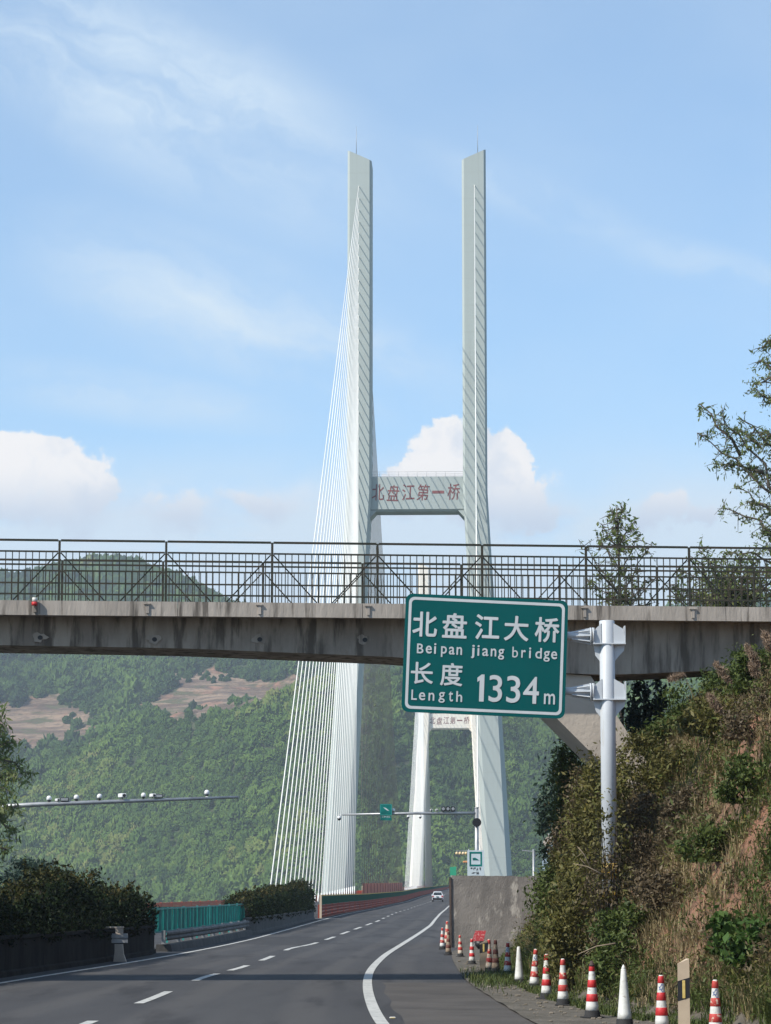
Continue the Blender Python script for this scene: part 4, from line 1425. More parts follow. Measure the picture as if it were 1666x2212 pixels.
MD = 158.0
gA, gB = P(1030, 1757, MD), P(738, 1760, MD)
gan = thing('camera_gantry', 'grey mast with a thin arm of cameras crossing before the bridge towers', 'gantry', (gA.x, MD, 0))
m = MB(); m.path([(gA.x, MD, -.05), (gA.x, MD, gA.z + .3)], [.15, .11], n=12); m.tube((gA.x, MD, gA.z + .3), (gA.x, MD, gA.z + .36), .13, n=12); m.build('post', galv, gan)
m = MB(); m.path([tuple(gA), tuple(P(900, 1757, MD)), tuple(gB)], [.10, .085, .055], n=10); m.build('arm', galv, gan)
m = MB(); c = P(1030, 1777, MD); m.path([(c.x, MD - .32, c.z), (c.x, MD - .12, c.z)], [.26, .22], n=16); m.build('alarm_horn', cam_dark, gan)
gp = 'cameras on the mast arm before the bridge'
c = P(733, 1760, MD); dome_camera((c.x, MD, c.z + .02), True, 'dome camera hanging at the far left tip of the arm by the bridge cables', gp, 1.35)
c = P(850, 1757, MD); dome_camera((c.x, MD, c.z), False, 'white camera standing right beside the small green arm sign', gp, 1.1)
for px, lb in ((882, 'dome camera hanging below the arm before the far tower, left one'), (908, 'dome camera hanging below the arm before the far tower, right one')):
    c = P(px, 1759, MD); dome_camera((c.x, MD, c.z), True, lb, gp, .95)
for px, lb in ((932, 'small white box camera at the left of the row on the thin arm'), (944, 'second small white box camera from the left in the row on the thin arm')):
    c = P(px, 1755, MD); box_camera((c.x, MD, c.z), lb, gp, .8)
for px, lb in ((958, 'black lamp unit at the left of the dark trio on the thin arm'), (968, 'black lamp unit in the middle of the dark trio on the thin arm'), (979, 'black lamp unit at the right of the dark trio near the mast')):
    c = P(px, 1755, MD)
    t_ = thing('flash_lamp', lb, 'flash lamp', (c.x, MD, c.z), 'black lamp units on the thin arm')
    m = MB(); m.bevbox((c.x, MD, c.z + .2), (.25, .3, .28), .03); m.tube((c.x, MD, c.z - .02), (c.x, MD, c.z + .1), .03, n=6); m.build('housing', cam_dark, t_)
    m = MB(); m.tube((c.x, MD - .17, c.z + .2), (c.x, MD - .14, c.z + .2), .09, n=12); m.build('lens', galv, t_)


def bridge_mark(parent, c, w, h, mt, y):
    """small pictogram of a leaping arrow-like span"""
    m = MB()
    m.prism([(c[0] - w * .38, c[2] - h * .02), (c[0] - w * .1, c[2] + h * .02), (c[0] + w * .18, c[2] - h * .12), (c[0] + w * .40, c[2] - h * .30), (c[0] + w * .14, c[2] - h * .27), (c[0] - w * .12, c[2] - h * .25), (c[0] - w * .36, c[2] - h * .28)], y - .012, y)
    m.build('pictogram', mt, parent)


def faint_line(parent, c, w, h, n, mt, seed):
    """a line of writing too far off to read: small blocky strokes"""
    r0 = random.Random(seed); m = MB(); cw = w / n
    for k in range(n):
        x0 = c[0] - w / 2 + cw * (k + .5)
        for q in range(3):
            if r0.random() < .5: m.box((x0 + r0.uniform(-.2, .2) * cw, c[1], c[2] + r0.uniform(-.35, .35) * h), (cw * .62, .004, h * .16))
            else: m.box((x0 + r0.uniform(-.3, .3) * cw, c[1] - .005, c[2]), (cw * .15, .004, h * r0.uniform(.6, 1.0)))
    m.build('lettering', mt, parent)


# small green sign hanging on that arm
c = P(834, 1751, MD - .14)
sg_ = thing('gantry_sign', 'small green square sign with a white swoosh hung on the thin camera arm', 'sign', tuple(c))
w_ = 26 * MD / F0
zt_ = P(834, 1737, MD).z; zb_ = P(834, 1772, MD).z; zm_ = P(834, 1762, MD).z
m = MB(); m.prism([(c.x + a_, c.z + b_) for a_, b_ in rrect(w_, (zt_ - zm_), .05)], MD - .17, MD - .14)
dz0 = (zt_ + zm_) / 2 - c.z
m.v = [(x, y, z + dz0) for x, y, z in m.v]; pan = m.build('panel', teal_m, sg_)
m = MB()
o_ = rrect(w_ - .04, zt_ - zm_ - .04, .05); i_ = rrect(w_ - .10, zt_ - zm_ - .10, .04); n = len(o_)
m.add([(c.x + x, MD - .174, c.z + dz0 + z) for x, z in o_] + [(c.x + x, MD - .174, c.z + dz0 + z) for x, z in i_], [(k, (k + 1) % n, n + (k + 1) % n, n + k) for k in range(n)])
m.build('border', teal_frame_m, pan, fix=False)
m = MB(); m.prism([(c.x - .16, c.z + dz0 + .14), (c.x, c.z + dz0 + .10), (c.x + .19, c.z + dz0 - .06), (c.x + .08, c.z + dz0 - .05), (c.x - .04, c.z + dz0 + .03)], MD - .178, MD - .172)
m.build('pictogram', sign_white, pan)
m = MB(); m.box((c.x, MD - .155, (zm_ + zb_) / 2 - .02), (w_ * .9, .03, zm_ - zb_ - .02)); lower = m.build('lower_panel', teal_m, sg_)
for k, z in enumerate(((zm_ + zb_) / 2 + .05, (zm_ + zb_) / 2 - .10)):
    faint_line(lower, (c.x, MD - .176, z), w_ * .72, .10, 5 if k == 0 else 4, teal_frame_m if k else sign_white, 3 + k)

# white notice board with a teal frame standing behind the concrete wall
WD = 128.0
c = P(1028, 1866, WD)
wb_ = thing('notice_board', 'white upright notice board with a teal framed picture behind the concrete wall', 'sign', (c.x, WD, 0))
w_, h_ = 36 * WD / F0, 66 * WD / F0
m = MB(); m.prism([(c.x + a_, c.z + b_ - .1) for a_, b_ in rrect(w_, h_, .03)], WD - .02, WD + .02); bp_ = m.build('board', mat('notice_board_white', (.50, .57, .60), (.46, .53, .56), 2, .5), wb_)
zc = P(1028, 1856, WD).z; e_ = 13.5 * WD / F0
m = MB()
o_ = [(-e_, -e_), (e_, -e_), (e_, e_), (-e_, e_)]; e2 = e_ * .74; i_ = [(-e2, -e2), (e2, -e2), (e2, e2), (-e2, e2)]
m.add([(c.x + x, WD - .026, zc + z * 1.15) for x, z in o_] + [(c.x + x, WD - .026, zc + z * 1.15) for x, z in i_], [(k, (k + 1) % 4, 4 + (k + 1) % 4, 4 + k) for k in range(4)])
m.build('picture_frame', teal_m, bp_, fix=False)
bridge_mark(bp_, (c.x, 0, zc + .06), e_ * 1.3, e_ * 1.3, teal_m, WD - .026)
faint_line(bp_, (c.x, WD - .026, P(1028, 1877, WD).z), w_ * .68, .16, 4, black_m, 11)
faint_line(bp_, (c.x, WD - .026, P(1028, 1886, WD).z), w_ * .5, .14, 2, black_m, 12)
for sx in (-.3, .3):
    m = MB(); m.tube((c.x + sx, WD + .05, -.05), (c.x + sx, WD + .05, c.z + h_ / 2 - .15), .03, n=8); m.build('post', galv, wb_)
# row of amber warning lamps on a short bar past that board
LD = 190.0
c = P(996, 1842, LD)
lb_ = thing('warning_lamp_bar', 'short bar of small amber and white warning lamps left of the notice board', 'warning lamps', (P(1012, 1842, LD).x, LD, 0))
m = MB(); pxx = P(1013, 1842, LD).x; m.tube((pxx, LD, -.1), (pxx, LD, c.z + .25), .05, n=8); m.build('post', galv, lb_)
m = MB(); m.bar((P(985, 1838, LD).x, LD, c.z + .12), (pxx, LD, c.z + .12), .06, .06); m.build('bar', galv, lb_)
amber = mat('amber_lens', (.70, .46, .20), (.62, .55, .40), 9, .3)
for px in (987, 994, 1001, 1007):
    q = P(px, 1843, LD); m = MB(); m.lathe([(.02, -.11), (.09, -.06), (.11, .02), (.07, .09), (.02, .12)], (q.x, LD - .02, q.z - .03), 10); m.build('lamp', amber, lb_)
q = P(1008, 1862, LD); m = MB(); m.bevbox((q.x, LD - .03, q.z), (.5, .1, .13), .03); m.build('lower_lamp', mat('orange_lens', (.62, .27, .12), None, 3, .4), lb_)
# tiny green plate by the wall's outer corner
q = P(979, 1883, 150)
tp = thing('marker_plate', 'tiny bright green marker plate peeping above the corner of the concrete wall', 'marker', (q.x, 150, 0))
m = MB(); m.prism([(q.x - .17, q.z - .3), (q.x + .17, q.z - .26), (q.x + .18, q.z + .28), (q.x - .18, q.z + .24)], 149.98, 150.02); m.build('plate', mat('marker_green', (.03, .30, .17), None, 3, .5), tp)
m = MB(); m.tube((q.x, 150.05, -.05), (q.x, 150.05, q.z + .1), .03, n=8); m.build('post', galv, tp)
# pale blue panel caught in the bushes
q = P(1186, 1852, 104)
bpn = thing('hanging_panel', 'pale blue-white panel leaning under a brown board among the roadside bushes', 'panel', (q.x, 104, 0))
k_ = 104 / F0
m = MB(); m.prism([(q.x + a_ * k_, q.z - b_ * k_) for a_, b_ in ((-14, -5), (8, -27), (9, 25), (-4, 26), (-13, 34), (-14, 12))], 103.98, 104.03); m.build('sheet', blue_panel, bpn)
m = MB(); m.prism([(q.x + a_ * k_, q.z - b_ * k_) for a_, b_ in ((-13, -12), (-12, -34), (8, -56), (8, -30))], 103.97, 104.02); m.build('board', conc_leg, bpn)
m = MB(); m.tube((q.x + .02, 104.1, -.2), (q.x + .02, 104.1, q.z + .9), .05, n=8); m.build('post', galv, bpn)
q = P(1153, 1870, 130)
lp = thing('lamp_post', 'thin weathered pole with a short side arm right of the near tower leg', 'pole', (q.x, 130, 0))
m = MB(); m.path([(q.x, 130, -.1), (q.x, 130, P(1153, 1835, 130).z)], [.07, .05], n=8); m.build('pole', galv, lp)
m = MB(); m.bar((P(1128, 1837, 130).x, 130, P(0, 1837, 130).z), (q.x + .1, 130, P(0, 1840, 130).z), .05, .05); m.build('arm', galv, lp)

# concrete wall block at the edge of the shoulder
WY = 97.0
wl = thing('concrete_wall', 'rough stained concrete wall block standing end-on beside the hard shoulder', 'wall', (P(1075, 2045, WY).x, WY, 0))
bm = bmesh.new()
xl, xr = P(974, 2045, WY).x, P(1222, 2045, WY).x
zt_ = P(1060, 1891, WY).z
nx, nz = 30, 20
fr = [[bm.verts.new((xl + (xr - xl) * i / nx + (.03 * mnoise.noise(Vector((i * .9, k * .7, 1))) if i in (0, nx) else 0), WY + .008 * mnoise.noise(Vector((i * .5, k * .5, 4))), -.1 + (zt_ + .1 + .05 * mnoise.noise(Vector((i * .35, 2, 9))) - .002 * i) * k / nz)) for i in range(nx + 1)] for k in range(nz + 1)]
bk = [[bm.verts.new((v.co.x + .42 + .035 * 9, v.co.y + 9.0, v.co.z)) for v in row] for row in fr]
for k in range(nz):
    for i in range(nx):
        bm.faces.new((fr[k][i], fr[k][i + 1], fr[k + 1][i + 1], fr[k + 1][i]))
        bm.faces.new((bk[k][i + 1], bk[k][i], bk[k + 1][i], bk[k + 1][i + 1]))
    bm.faces.new((bk[k][0], fr[k][0], fr[k + 1][0], bk[k + 1][0])); bm.faces.new((fr[k][nx], bk[k][nx], bk[k + 1][nx], fr[k + 1][nx]))
for i in range(nx):
    bm.faces.new((fr[nz][i], fr[nz][i + 1], bk[nz][i + 1], bk[nz][i]))
me = bpy.data.meshes.new('block'); bm.to_mesh(me); bm.free()
link_mesh('block', me, conc_wall, wl)
m = MB()
m.loft([[(xl - .055, WY - .05, 0), (xl + .03, WY - .07, 0), (xl + .03, WY + .25, 0), (xl - .055, WY + .25, 0)], [(xl - .04, WY - .05, 1.2), (xl + .02, WY - .06, 1.2), (xl + .02, WY + .25, 1.2), (xl - .04, WY + .25, 1.2)], [(xl - .05, WY - .05, zt_ - .06), (xl + .015, WY - .06, zt_ - .06), (xl + .015, WY + .25, zt_ - .06), (xl - .05, WY + .25, zt_ - .06)]])
m.build('corner_strip', mat('dark_corner', (.07, .045, .035), (.04, .03, .025), 3, .8), wl)  # dark brown strip up the wall's left front corner

# ------------------------------------------------------------------ traffic cones
def make_cone(name, label, loc, h, style, lean=(0, 0), rz=0.0, mark=None):
    t = thing('traffic_cone', label, 'cone', loc, 'traffic cones along the verge', rz)
    t.rotation_euler = (lean[0], lean[1], rz)
    rb, rt = .128 * h / .9, .038 * h / .9
    body_m, band_m = {'clean': (cone_white, cone_red), 'worn': (cone_cream, cone_red_worn), 'dirty': (cone_dirty, cone_red_dirty), 'white': (cone_white, None), 'peeled': (cone_white, cone_red_worn), 'patched': (cone_white, cone_orange_patch)}[style]
    rad = lambda z: rb + (rt - rb) * (z / h) ** .92
    z0 = .14 * h
    m = MB(); m.lathe([(rad(z), z) for z in np.linspace(z0 - .02, h * .975, 9)] + [(rt * .7, h), (rt * .3, h)], n=20); m.build('sleeve', body_m, t, False)
    if band_m and style != 'patched':
        for a, b in ((.30, .44), (.56, .70), (.86, .985)):
            m = MB(); m.lathe([(rad(a * h) + .0005, a * h), (rad(a * h) + .004, a * h + .004), (rad(b * h) + .004, b * h - .004), (rad(b * h) + .0005, b * h)], n=20)
            m.build('band', band_m, t, False)
    if style == 'patched' or mark == 'orange':
        for a, b, w_ in ((.30, .39, .45), (.56, .66, .32)):
            m = MB(); ring0, ring1 = [], []
            for k in range(5):
                an = -math.pi / 2 - w_ + 2 * w_ * k / 4 - .1
                for z, rr in ((a * h, ring0), (b * h - .012 * abs(k - 2), ring1)):
                    rr.append(((rad(z) + .003) * math.cos(an), (rad(z) + .003) * math.sin(an), z))
            m.strip(ring0, ring1); m.build('patch', cone_orange_patch, t, False, fix=False)
    if mark == 'blue':
        m = MB()
        for q in range(3):
            L_, R_ = [], []
            for k in range(6):
                an = -math.pi / 2 - .75 + 1.2 * k / 5
                z = h * (.775 + .03 * math.sin(k * 1.1 + q * 1.9)) + (q - 1) * .030
                for dz_, rr in ((-.008, L_), (.008, R_)):
                    rr.append(((rad(z + dz_) + .003) * math.cos(an), (rad(z + dz_) + .003) * math.sin(an), z + dz_))
            m.strip(L_, R_)
        m.build('emblem', cone_blue_mark, t, False, fix=False)
    m = MB()
    m.lathe([(rb * 1.10, 0), (rb * 1.12, .02), (rb * 1.03, .05 * h), (rb * .98, z0 - .01), (rad(z0) + .003, z0)], n=20)
    m.bevbox((0, 0, .011), (rb * 2.35, rb * 2.35, .022), .006)
    m.build('base', rubber_m, t, False)
    return t


cones = [
    (956, 2051.5, 2004, 'peeled', 'dirty red and white cone at the far end of the row by the wall corner', 0, None),
    (966, 2045, 1990, 'worn', 'farthest faded cone, half hidden beside the concrete wall corner', 0, None),
    (969, 2064, 2012, 'dirty', 'dark mud-brown cone in front of the wall corner', 0, None),
    (995, 2069, 2020, 'worn', 'leaning worn orange and cream cone before the concrete wall', 1, None),
    (1020, 2086, 2028, 'clean', 'clean red and white cone in front of the small red board', 0, None),
    (1056, 2104, 2029, 'worn', 'worn orange and cream cone next to the old concrete marker post', 0, None),
    (1071, 2105, 2030, 'dirty', 'muddy brown cone pressed against the worn orange cone', 0, None),
    (1097, 2110, 2036, 'peeled', 'peeling red and white cone between the muddy cone and the white cone', 0, 'blue'),
    (1122, 2131, 2045, 'white', 'plain white cone with black base and no red bands, smaller one', 0, None),
    (1154, 2142, 2050, 'peeled', 'tilted worn red cone just right of the plain white cone', 1, 'blue'),
    (1181, 2162, 2061, 'clean', 'bright clean red and white cone, middle of the row, by the grass', 0, None),
    (1217, 2178, 2071, 'peeled', 'cone with peeling cream and red bands right of the bright clean one', 0, None),
    (1280, 2203, 2082, 'clean', 'red and white cone with a dark crushed tip standing on rubble', 0, None),
    (1350, 2224, 2091.5, 'patched', 'tall white pointed cone with two orange patches', 0, None),
    (1431, 2238, 2106.6, 'clean', 'glossy red and white cone left of the cream delineator post', 0, 'blue'),
    (1547, 2252, 2116.6, 'peeled', 'nearest cone at the lower right with a round blue emblem', 0, 'blue'),
]
for i, (px, yb, yt, st, lb, ln, mk) in enumerate(cones):
    g = G(px, yb)
    zg = max(.008, bank_z(g.x, g.y) if g.x > fE(g.y) - .2 else .008)
    h = P(px, yt, g.y).z - zg
    lean = (0, .05) if ln else (0, .012 * math.sin(i * 2.1))
    cn_ = make_cone('traffic_cone', lb, (g.x, g.y, zg), h, st, lean, i * .7 if mk is None else 0.0, mk)
    if i == 12:
        m = MB(); m.lathe([(.05, h * .955), (.045, h * .99), (.03, h * 1.0), (.026, h * 1.05), (.01, h * 1.055)], n=10); m.build('tip', mat('crushed_tip', (.05, .03, .028), None, 5, .8), cn_, False)
    if i in (13,):
        m = MB(); m.lathe([(.040, h * .96), (.024, h * 1.02), (.006, h * 1.06)], n=12); m.build('tip', cone_white, cn_, False)


def delineator(px, yb, yt, label, mt, w=.155, dirty=False):
    g = G(px, yb); zg = bank_z(g.x, g.y)
    zt = P(px, yt, g.y).z; h = zt - zg
    t = thing('delineator_post', label, 'delineator', (g.x, g.y, zg), 'delineator posts at the verge')
    hw = w / 2
    b0, b1 = (h * .64, h * .90) if mt is delin_old_m else (h - .52 * w / .155, h - .27 * w / .155)
    def seg(z0l, z0r, z1l, z1r, nm, m_, k=0.0):
        m = MB(); dy = .055 + k
        m.hexa([(-hw - k, -dy, z0l), (hw + k, -dy, z0r), (hw * .6 + k, dy, z0r), (-hw * .6 - k, dy, z0l), (-hw - k, -dy, z1l), (hw + k, -dy, z1r), (hw * .6 + k, dy, z1r), (-hw * .6 - k, dy, z1l)])
        return m.build(nm, m_, t, False)
    seg(-.15, -.15, b0 - .03, b0 + .02, 'post', mt)
    bb = seg(b0 - .03, b0 + .02, b1 - .02, b1 + .03, 'black_band', black_m, .002)
    seg(b1 - .02, b1 + .03, h - .07, h, 'top', mt)
    m = MB(); m.bevbox((.002, -.062, (b0 + b1) / 2), (.040, .010, (b1 - b0) * .92), .003); m.build('reflector', reflector_m, bb, False)
    return t


g = G(843, 2201)
st_ = thing('road_stud', 'small white raised road stud beside the thick right edge line', 'road stud', (g.x + .04, g.y, .005))
m = MB(); m.bevbox((0, 0, .012), (.10, .10, .024), .010); m.build('stud', cone_white, st_, False)
m = MB(); m.box((0, -.046, .012), (.07, .012, .012)); m.build('reflector', reflector_m, st_, False)
delineator(1478, 2240, 2071, 'cream delineator post with a black band and amber reflector between two cones', delin_m, .165)
delineator(1045, 2104, 2032, 'old grimy marker post with black and yellow stripes before the wall', delin_old_m, .19)

# small red board on a dark stand
g = G(1033, 2082)
rb_ = thing('warning_board', 'small red and pale warning board propped on a dark stand by the wall', 'warning board', (g.x, g.y, .01))
k_ = g.y / F0
m = MB(); M_ = Matrix.Translation((g.x, g.y, P(0, 2023, g.y).z))
m.prism([(-13 * k_, -10 * k_), (12 * k_, -10 * k_), (17 * k_, 12 * k_), (-5 * k_, 12 * k_)], -.05, .05, 0, M_); bo_ = m.build('board', red_cloth, rb_)
m = MB(); m.lathe([(.05, -.22), (.13, -.12), (.14, 0)], (g.x + .05, g.y, P(0, 2033, g.y).z), 12); m.build('lamp_box', black_m, rb_)
m = MB()
for sx in (-.2, .22):
    for sy in (-.15, .15):
        m.tube((g.x + sx * 1.25, g.y + sy, .0), (g.x + sx * .4, g.y, P(0, 2034, g.y).z), .012, n=6)
m.build('legs', galv, rb_)

# ------------------------------------------------------------------ white car ahead
CD = 441.0
zc0 = zroad(CD) + .012
xc = P(946, 1945, CD).x
car = thing('car', 'white hatchback driving away ahead toward the bridge', 'car', (xc, CD, zc0), rz=-.036)
sec = [(-2.05, .35, .92, .80, .62), (-2.0, .30, 1.02, .88, .70), (-1.75, .26, 1.52, .90, .66), (-1.2, .25, 1.62, .90, .64), (-.2, .25, 1.63, .90, .64), (.45, .25, 1.50, .90, .60), (.95, .25, 1.05, .90, .76), (1.8, .28, .92, .86, .72), (2.1, .36, .72, .74, .64)]
m = MB(); rings = []
for y, zb, zt, wl_, wt_ in sec:
    zs = min(.98, zt - .05)
    rings.append([(-wl_ * .94, y, zb), (wl_ * .94, y, zb), (wl_, y, zb + .2), (wl_, y, zs), (wt_, y, zt - .03), (wt_ * .8, y, zt), (-wt_ * .8, y, zt), (-wt_, y, zt - .03), (-wl_, y, zs), (-wl_, y, zb + .2)])
m.loft(rings, sm=False); m.build('body', car_white, car, False)
m = MB(); m.hexa([(-.72, -2.02, 1.04), (.72, -2.02, 1.04), (.70, -1.9, 1.04), (-.70, -1.9, 1.04), (-.60, -1.80, 1.47), (.60, -1.80, 1.47), (.60, -1.7, 1.47), (-.60, -1.7, 1.47)]); m.build('rear_window', car_glass, car, False)
for sx in (-1, 1):
    m = MB(); m.hexa([(sx * .80, -1.5, 1.02), (sx * .905, -1.5, 1.0), (sx * .905, .6, 1.0), (sx * .80, .6, 1.02), (sx * .60, -1.4, 1.50), (sx * .70, -1.4, 1.50), (sx * .70, .2, 1.50), (sx * .60, .2, 1.50)]); m.build('side_window', car_glass, car, False)
    m = MB(); m.bevbox((sx * .74, -2.03, .84), (.24, .10, .26), .02); m.build('tail_lamp', car_red, car, False)
    m = MB(); m.bevbox((sx * .98, .55, 1.05), (.18, .12, .14), .03); m.build('mirror', car_white, car, False)
    for y in (-1.32, 1.30):
        m = MB(); m.path([(sx * .70, y, .32), (sx * .89, y, .32)], [.32, .32], n=18); tw = m.build('wheel', tyre_m, car, False)
        m = MB(); m.path([(sx * .885, y, .32), (sx * .905, y, .32)], [.20, .19], n=14); m.build('rim', galv, tw, False)
m = MB(); m.bevbox((0, -2.10, .48), (1.62, .16, .26), .04); m.build('bumper', rubber_m, car, False)
m = MB(); m.box((0, -2.10, .78), (.44, .02, .13)); m.build('number_plate', sign_green, car, False)
m = MB(); m.hexa([(-.55, -1.72, 1.56), (.55, -1.72, 1.56), (.55, -1.35, 1.63), (-.55, -1.35, 1.63), (-.55, -1.80, 1.59), (.55, -1.80, 1.59), (.55, -1.4, 1.66), (-.55, -1.4, 1.66)]); m.build('roof_spoiler', car_white, car, False)

# ------------------------------------------------------------------ vegetation
def tree(name, label, base, limbs, lmat, seed, leaf=(.10, .035), nleaf=260, droop=.5, spread=.38, r0=.12, group=None, twigs=5):
    """limbs: list of polylines (world points) from trunk to tip; leaves hang round the outer part of each"""
    r_ = np.random.default_rng(seed)
    t = thing(name, label, 'tree', base, group)
    m = MB(); cents = []
    for L in limbs:
        n = len(L)
        main = L[0] == tuple(base)
        rr = np.linspace(r0 if main else r0 * .45, r0 * (.10 if not main else .2), n)
        m.path(L, list(rr), n=7)
        L_ = [Vector(p) for p in L]
        st = int(n * (.45 if main else .25))
        for i in range(st, n):
            a = L_[i - 1] if i else L_[0]; b = L_[i]
            for q in range(twigs):
                o = a.lerp(b, r_.random())
                d = Vector(r_.normal(size=3)); d.z = d.z * .6 - .15; d.normalize()
                ln = spread * (.6 + .9 * r_.random()) * (1.15 - .4 * i / n)
                tip = o + d * ln + Vector((0, 0, -.25 * ln * droop))
                m.path([tuple(o), tuple(o.lerp(tip, .5) + Vector((0, 0, .05 * ln))), tuple(tip)], [.012, .008, .004], n=4)
                k = max(3, int(nleaf / twigs / max(1, n - st)))
                f = r_.random(k)[:, None] ** .7
                c = np.array(o) * (1 - f) + np.array(tip) * f + r_.normal(size=(k, 3)) * .10 * spread * 1.6
                cents.append(c)
    m.build('trunk', bark_m, t)
    c = np.concatenate(cents)
    V, Fc, rn = leaves(c, leaf[0], leaf[1], r_, droop=droop)
    link_mesh('crown', np_mesh('crown', V, Fc, rn), lmat, t)
    return t


def poly(a, b, n, r_, wob=.12):
    a, b = Vector(a), Vector(b); L = (b - a).length
    out = [tuple(a)]
    for k in range(1, n):
        p = a.lerp(b, k / n) + Vector(r_.normal(size=3)) * wob * L * .25
        p.z += .04 * L * math.sin(math.pi * k / n)
        out.append(tuple(p))
    out.append(tuple(b))
    return out


# feathery tall tree on the right, trunk just outside the picture
r_ = np.random.default_rng(31)
D1 = 66.5
bx = P(1728, 1290, D1).x
tb = (bx, D1, bank_z(bx, D1) - .1)
trunk = [tb] + [tuple(P(px, py, D1 + dd)) for px, py, dd in ((1726, 1200, .1), (1716, 1090, 0), (1712, 980, .1), (1700, 880, 0), (1706, 780, .1), (1694, 680, 0))]
limbs = [trunk]
for (sx, sy), (tx, ty), n, dd in (((1714, 1130), (1560, 880), 7, -.3), ((1712, 1100), (1506, 935), 7, .3), ((1600, 985), (1512, 872), 4, 0), ((1650, 1020), (1545, 1000), 5, .5), ((1712, 1010), (1600, 905), 6, -.5), ((1640, 960), (1590, 930), 3, .3),
                              ((1703, 900), (1630, 838), 5, .2), ((1706, 800), (1632, 832), 4, -.3), ((1702, 820), (1640, 778), 5, .4), ((1694, 720), (1645, 755), 4, 0), ((1712, 1180), (1560, 1095), 6, .4), ((1716, 1150), (1590, 1050), 6, -.6), ((1714, 1060), (1610, 1010), 5, .8),
                              ((1720, 1240), (1575, 1190), 6, -.4), ((1720, 1250), (1610, 1225), 6, .6), ((1720, 1200), (1640, 1130), 5, 0), ((1712, 980), (1648, 930), 5, .9), ((1712, 1120), (1640, 1085), 5, .2), ((1722, 1230), (1650, 1180), 5, .9), ((1722, 1260), (1660, 1240), 5, -.8),
                              ((1712, 1000), (1800, 900), 6, .5), ((1714, 1100), (1820, 1020), 6, 0), ((1702, 850), (1770, 760), 5, .2), ((1716, 1180), (1830, 1150), 6, -.5)):
    limbs.append(poly(P(sx, sy, D1), P(tx, ty, D1 + dd * 1.6), n, r_))
tree('tree', 'tall feathery tree with drooping leaves rising behind the footbridge at the right edge', tb, limbs, tree_l, 5, (.12, .038), 220, .8, .34, .10, twigs=7)
# sapling behind the railing
D2 = 64.5
bx = P(1342, 1330, D2).x; tb = (bx, D2, bank_z(bx, D2) - .1)
trunk = [tb] + [tuple(P(px, py, D2)) for px, py in ((1340, 1300), (1338, 1240), (1336, 1180), (1334, 1130), (1332, 1095))]
limbs = [trunk]
for (sx, sy), (tx, ty), dd in (((1340, 1290), (1250, 1165), .2), ((1340, 1280), (1410, 1172), -.2), ((1338, 1230), (1290, 1160), .5), ((1338, 1240), (1385, 1150), -.4), ((1336, 1190), (1300, 1130), .1), ((1336, 1180), (1372, 1125), 0), ((1335, 1140), (1345, 1095), .1), ((1340, 1310), (1262, 1250), .5), ((1340, 1310), (1415, 1250), .3), ((1340, 1300), (1300, 1240), -.5), ((1340, 1300), (1380, 1230), .6), ((1340, 1310), (1360, 1280), -.4), ((1340, 1310), (1310, 1290), .4), ((1340, 1320), (1420, 1300), .4), ((1336, 1150), (1318, 1100), .2), ((1336, 1200), (1350, 1160), .6)):
    limbs.append(poly(P(sx, sy, D2), P(tx, ty, D2 + dd * 1.5), 4, r_))
tree('sapling', 'young upright sapling with pointed top behind the footbridge railing', tb, limbs, tree_l, 6, (.13, .046), 84, .2, .28, .05, twigs=6)
# rounded leafy tree mass behind the railing, between sapling and tall tree
D3 = 65.5
bx = P(1575, 1330, D3).x; tb = (bx, D3, bank_z(bx, D3) - .1)
limbs = [[tb] + [tuple(P(px, py, D3)) for px, py in ((1576, 1310), (1578, 1280), (1580, 1250), (1584, 1225))]]
for tx, ty, dd in ((1440, 1260, .2), (1462, 1225, .5), (1490, 1200, 0), (1505, 1180, .4), (1530, 1205, -.4), (1560, 1200, .6), (1600, 1190, -.5), (1640, 1205, .3), (1660, 1225, .8), (1480, 1270, .7), (1520, 1255, -.5), (1620, 1240, .2), (1660, 1265, -.3), (1560, 1240, .9), (1640, 1280, .9), (1500, 1290, .9), (1540, 1285, -.6), (1600, 1285, .5), (1700, 1240, .5), (1690, 1280, 0), (1450, 1290, .6)):
    limbs.append(poly(P(1577, 1312, D3), P(tx, ty, D3 + dd * 1.8), 4, r_))
tree('leafy_tree', 'low spreading dark leafy tree behind the railing beside the tall feathery tree', tb, limbs, tree_l, 8, (.12, .046), 190, .1, .40, .08, twigs=7)
# drooping tree at the left edge
D4 = 126.0
bx = P(-75, 1925, D4).x; tb = (bx, D4, -.2)
limbs = [[tb] + [tuple(P(px, py, D4)) for px, py in ((-78, 1850), (-70, 1780), (-64, 1700), (-60, 1620), (-58, 1560))]]
for (sx, sy), (tx, ty), dd in (((-64, 1700), (38, 1668), 0), ((-62, 1640), (30, 1605), .5), ((-60, 1600), (6, 1545), 0), ((-60, 1620), (62, 1672), .8), ((-68, 1760), (42, 1740), -.5), ((-64, 1720), (30, 1790), .3), ((-66, 1740), (20, 1840), 0), ((-60, 1580), (-20, 1520), .4), ((-70, 1780), (-10, 1850), .6), ((-64, 1700), (10, 1640), 1.2), ((-64, 1690), (22, 1710), -1), ((-60, 1590), (-150, 1560), .3), ((-64, 1700), (-170, 1680), 0), ((-66, 1730), (5, 1760), .8), ((-60, 1610), (12, 1580), .8), ((-68, 1770), (-160, 1790), 0)):
    limbs.append(poly(P(sx, sy, D4), P(tx, ty, D4 + dd * 2), 6, r_))
tree('weeping_tree', 'tree with drooping sunlit leafy branches at the left edge below the footbridge', tb, limbs, tree_l, 9, (.30, .085), 330, 1.0, .75, .2, twigs=8)


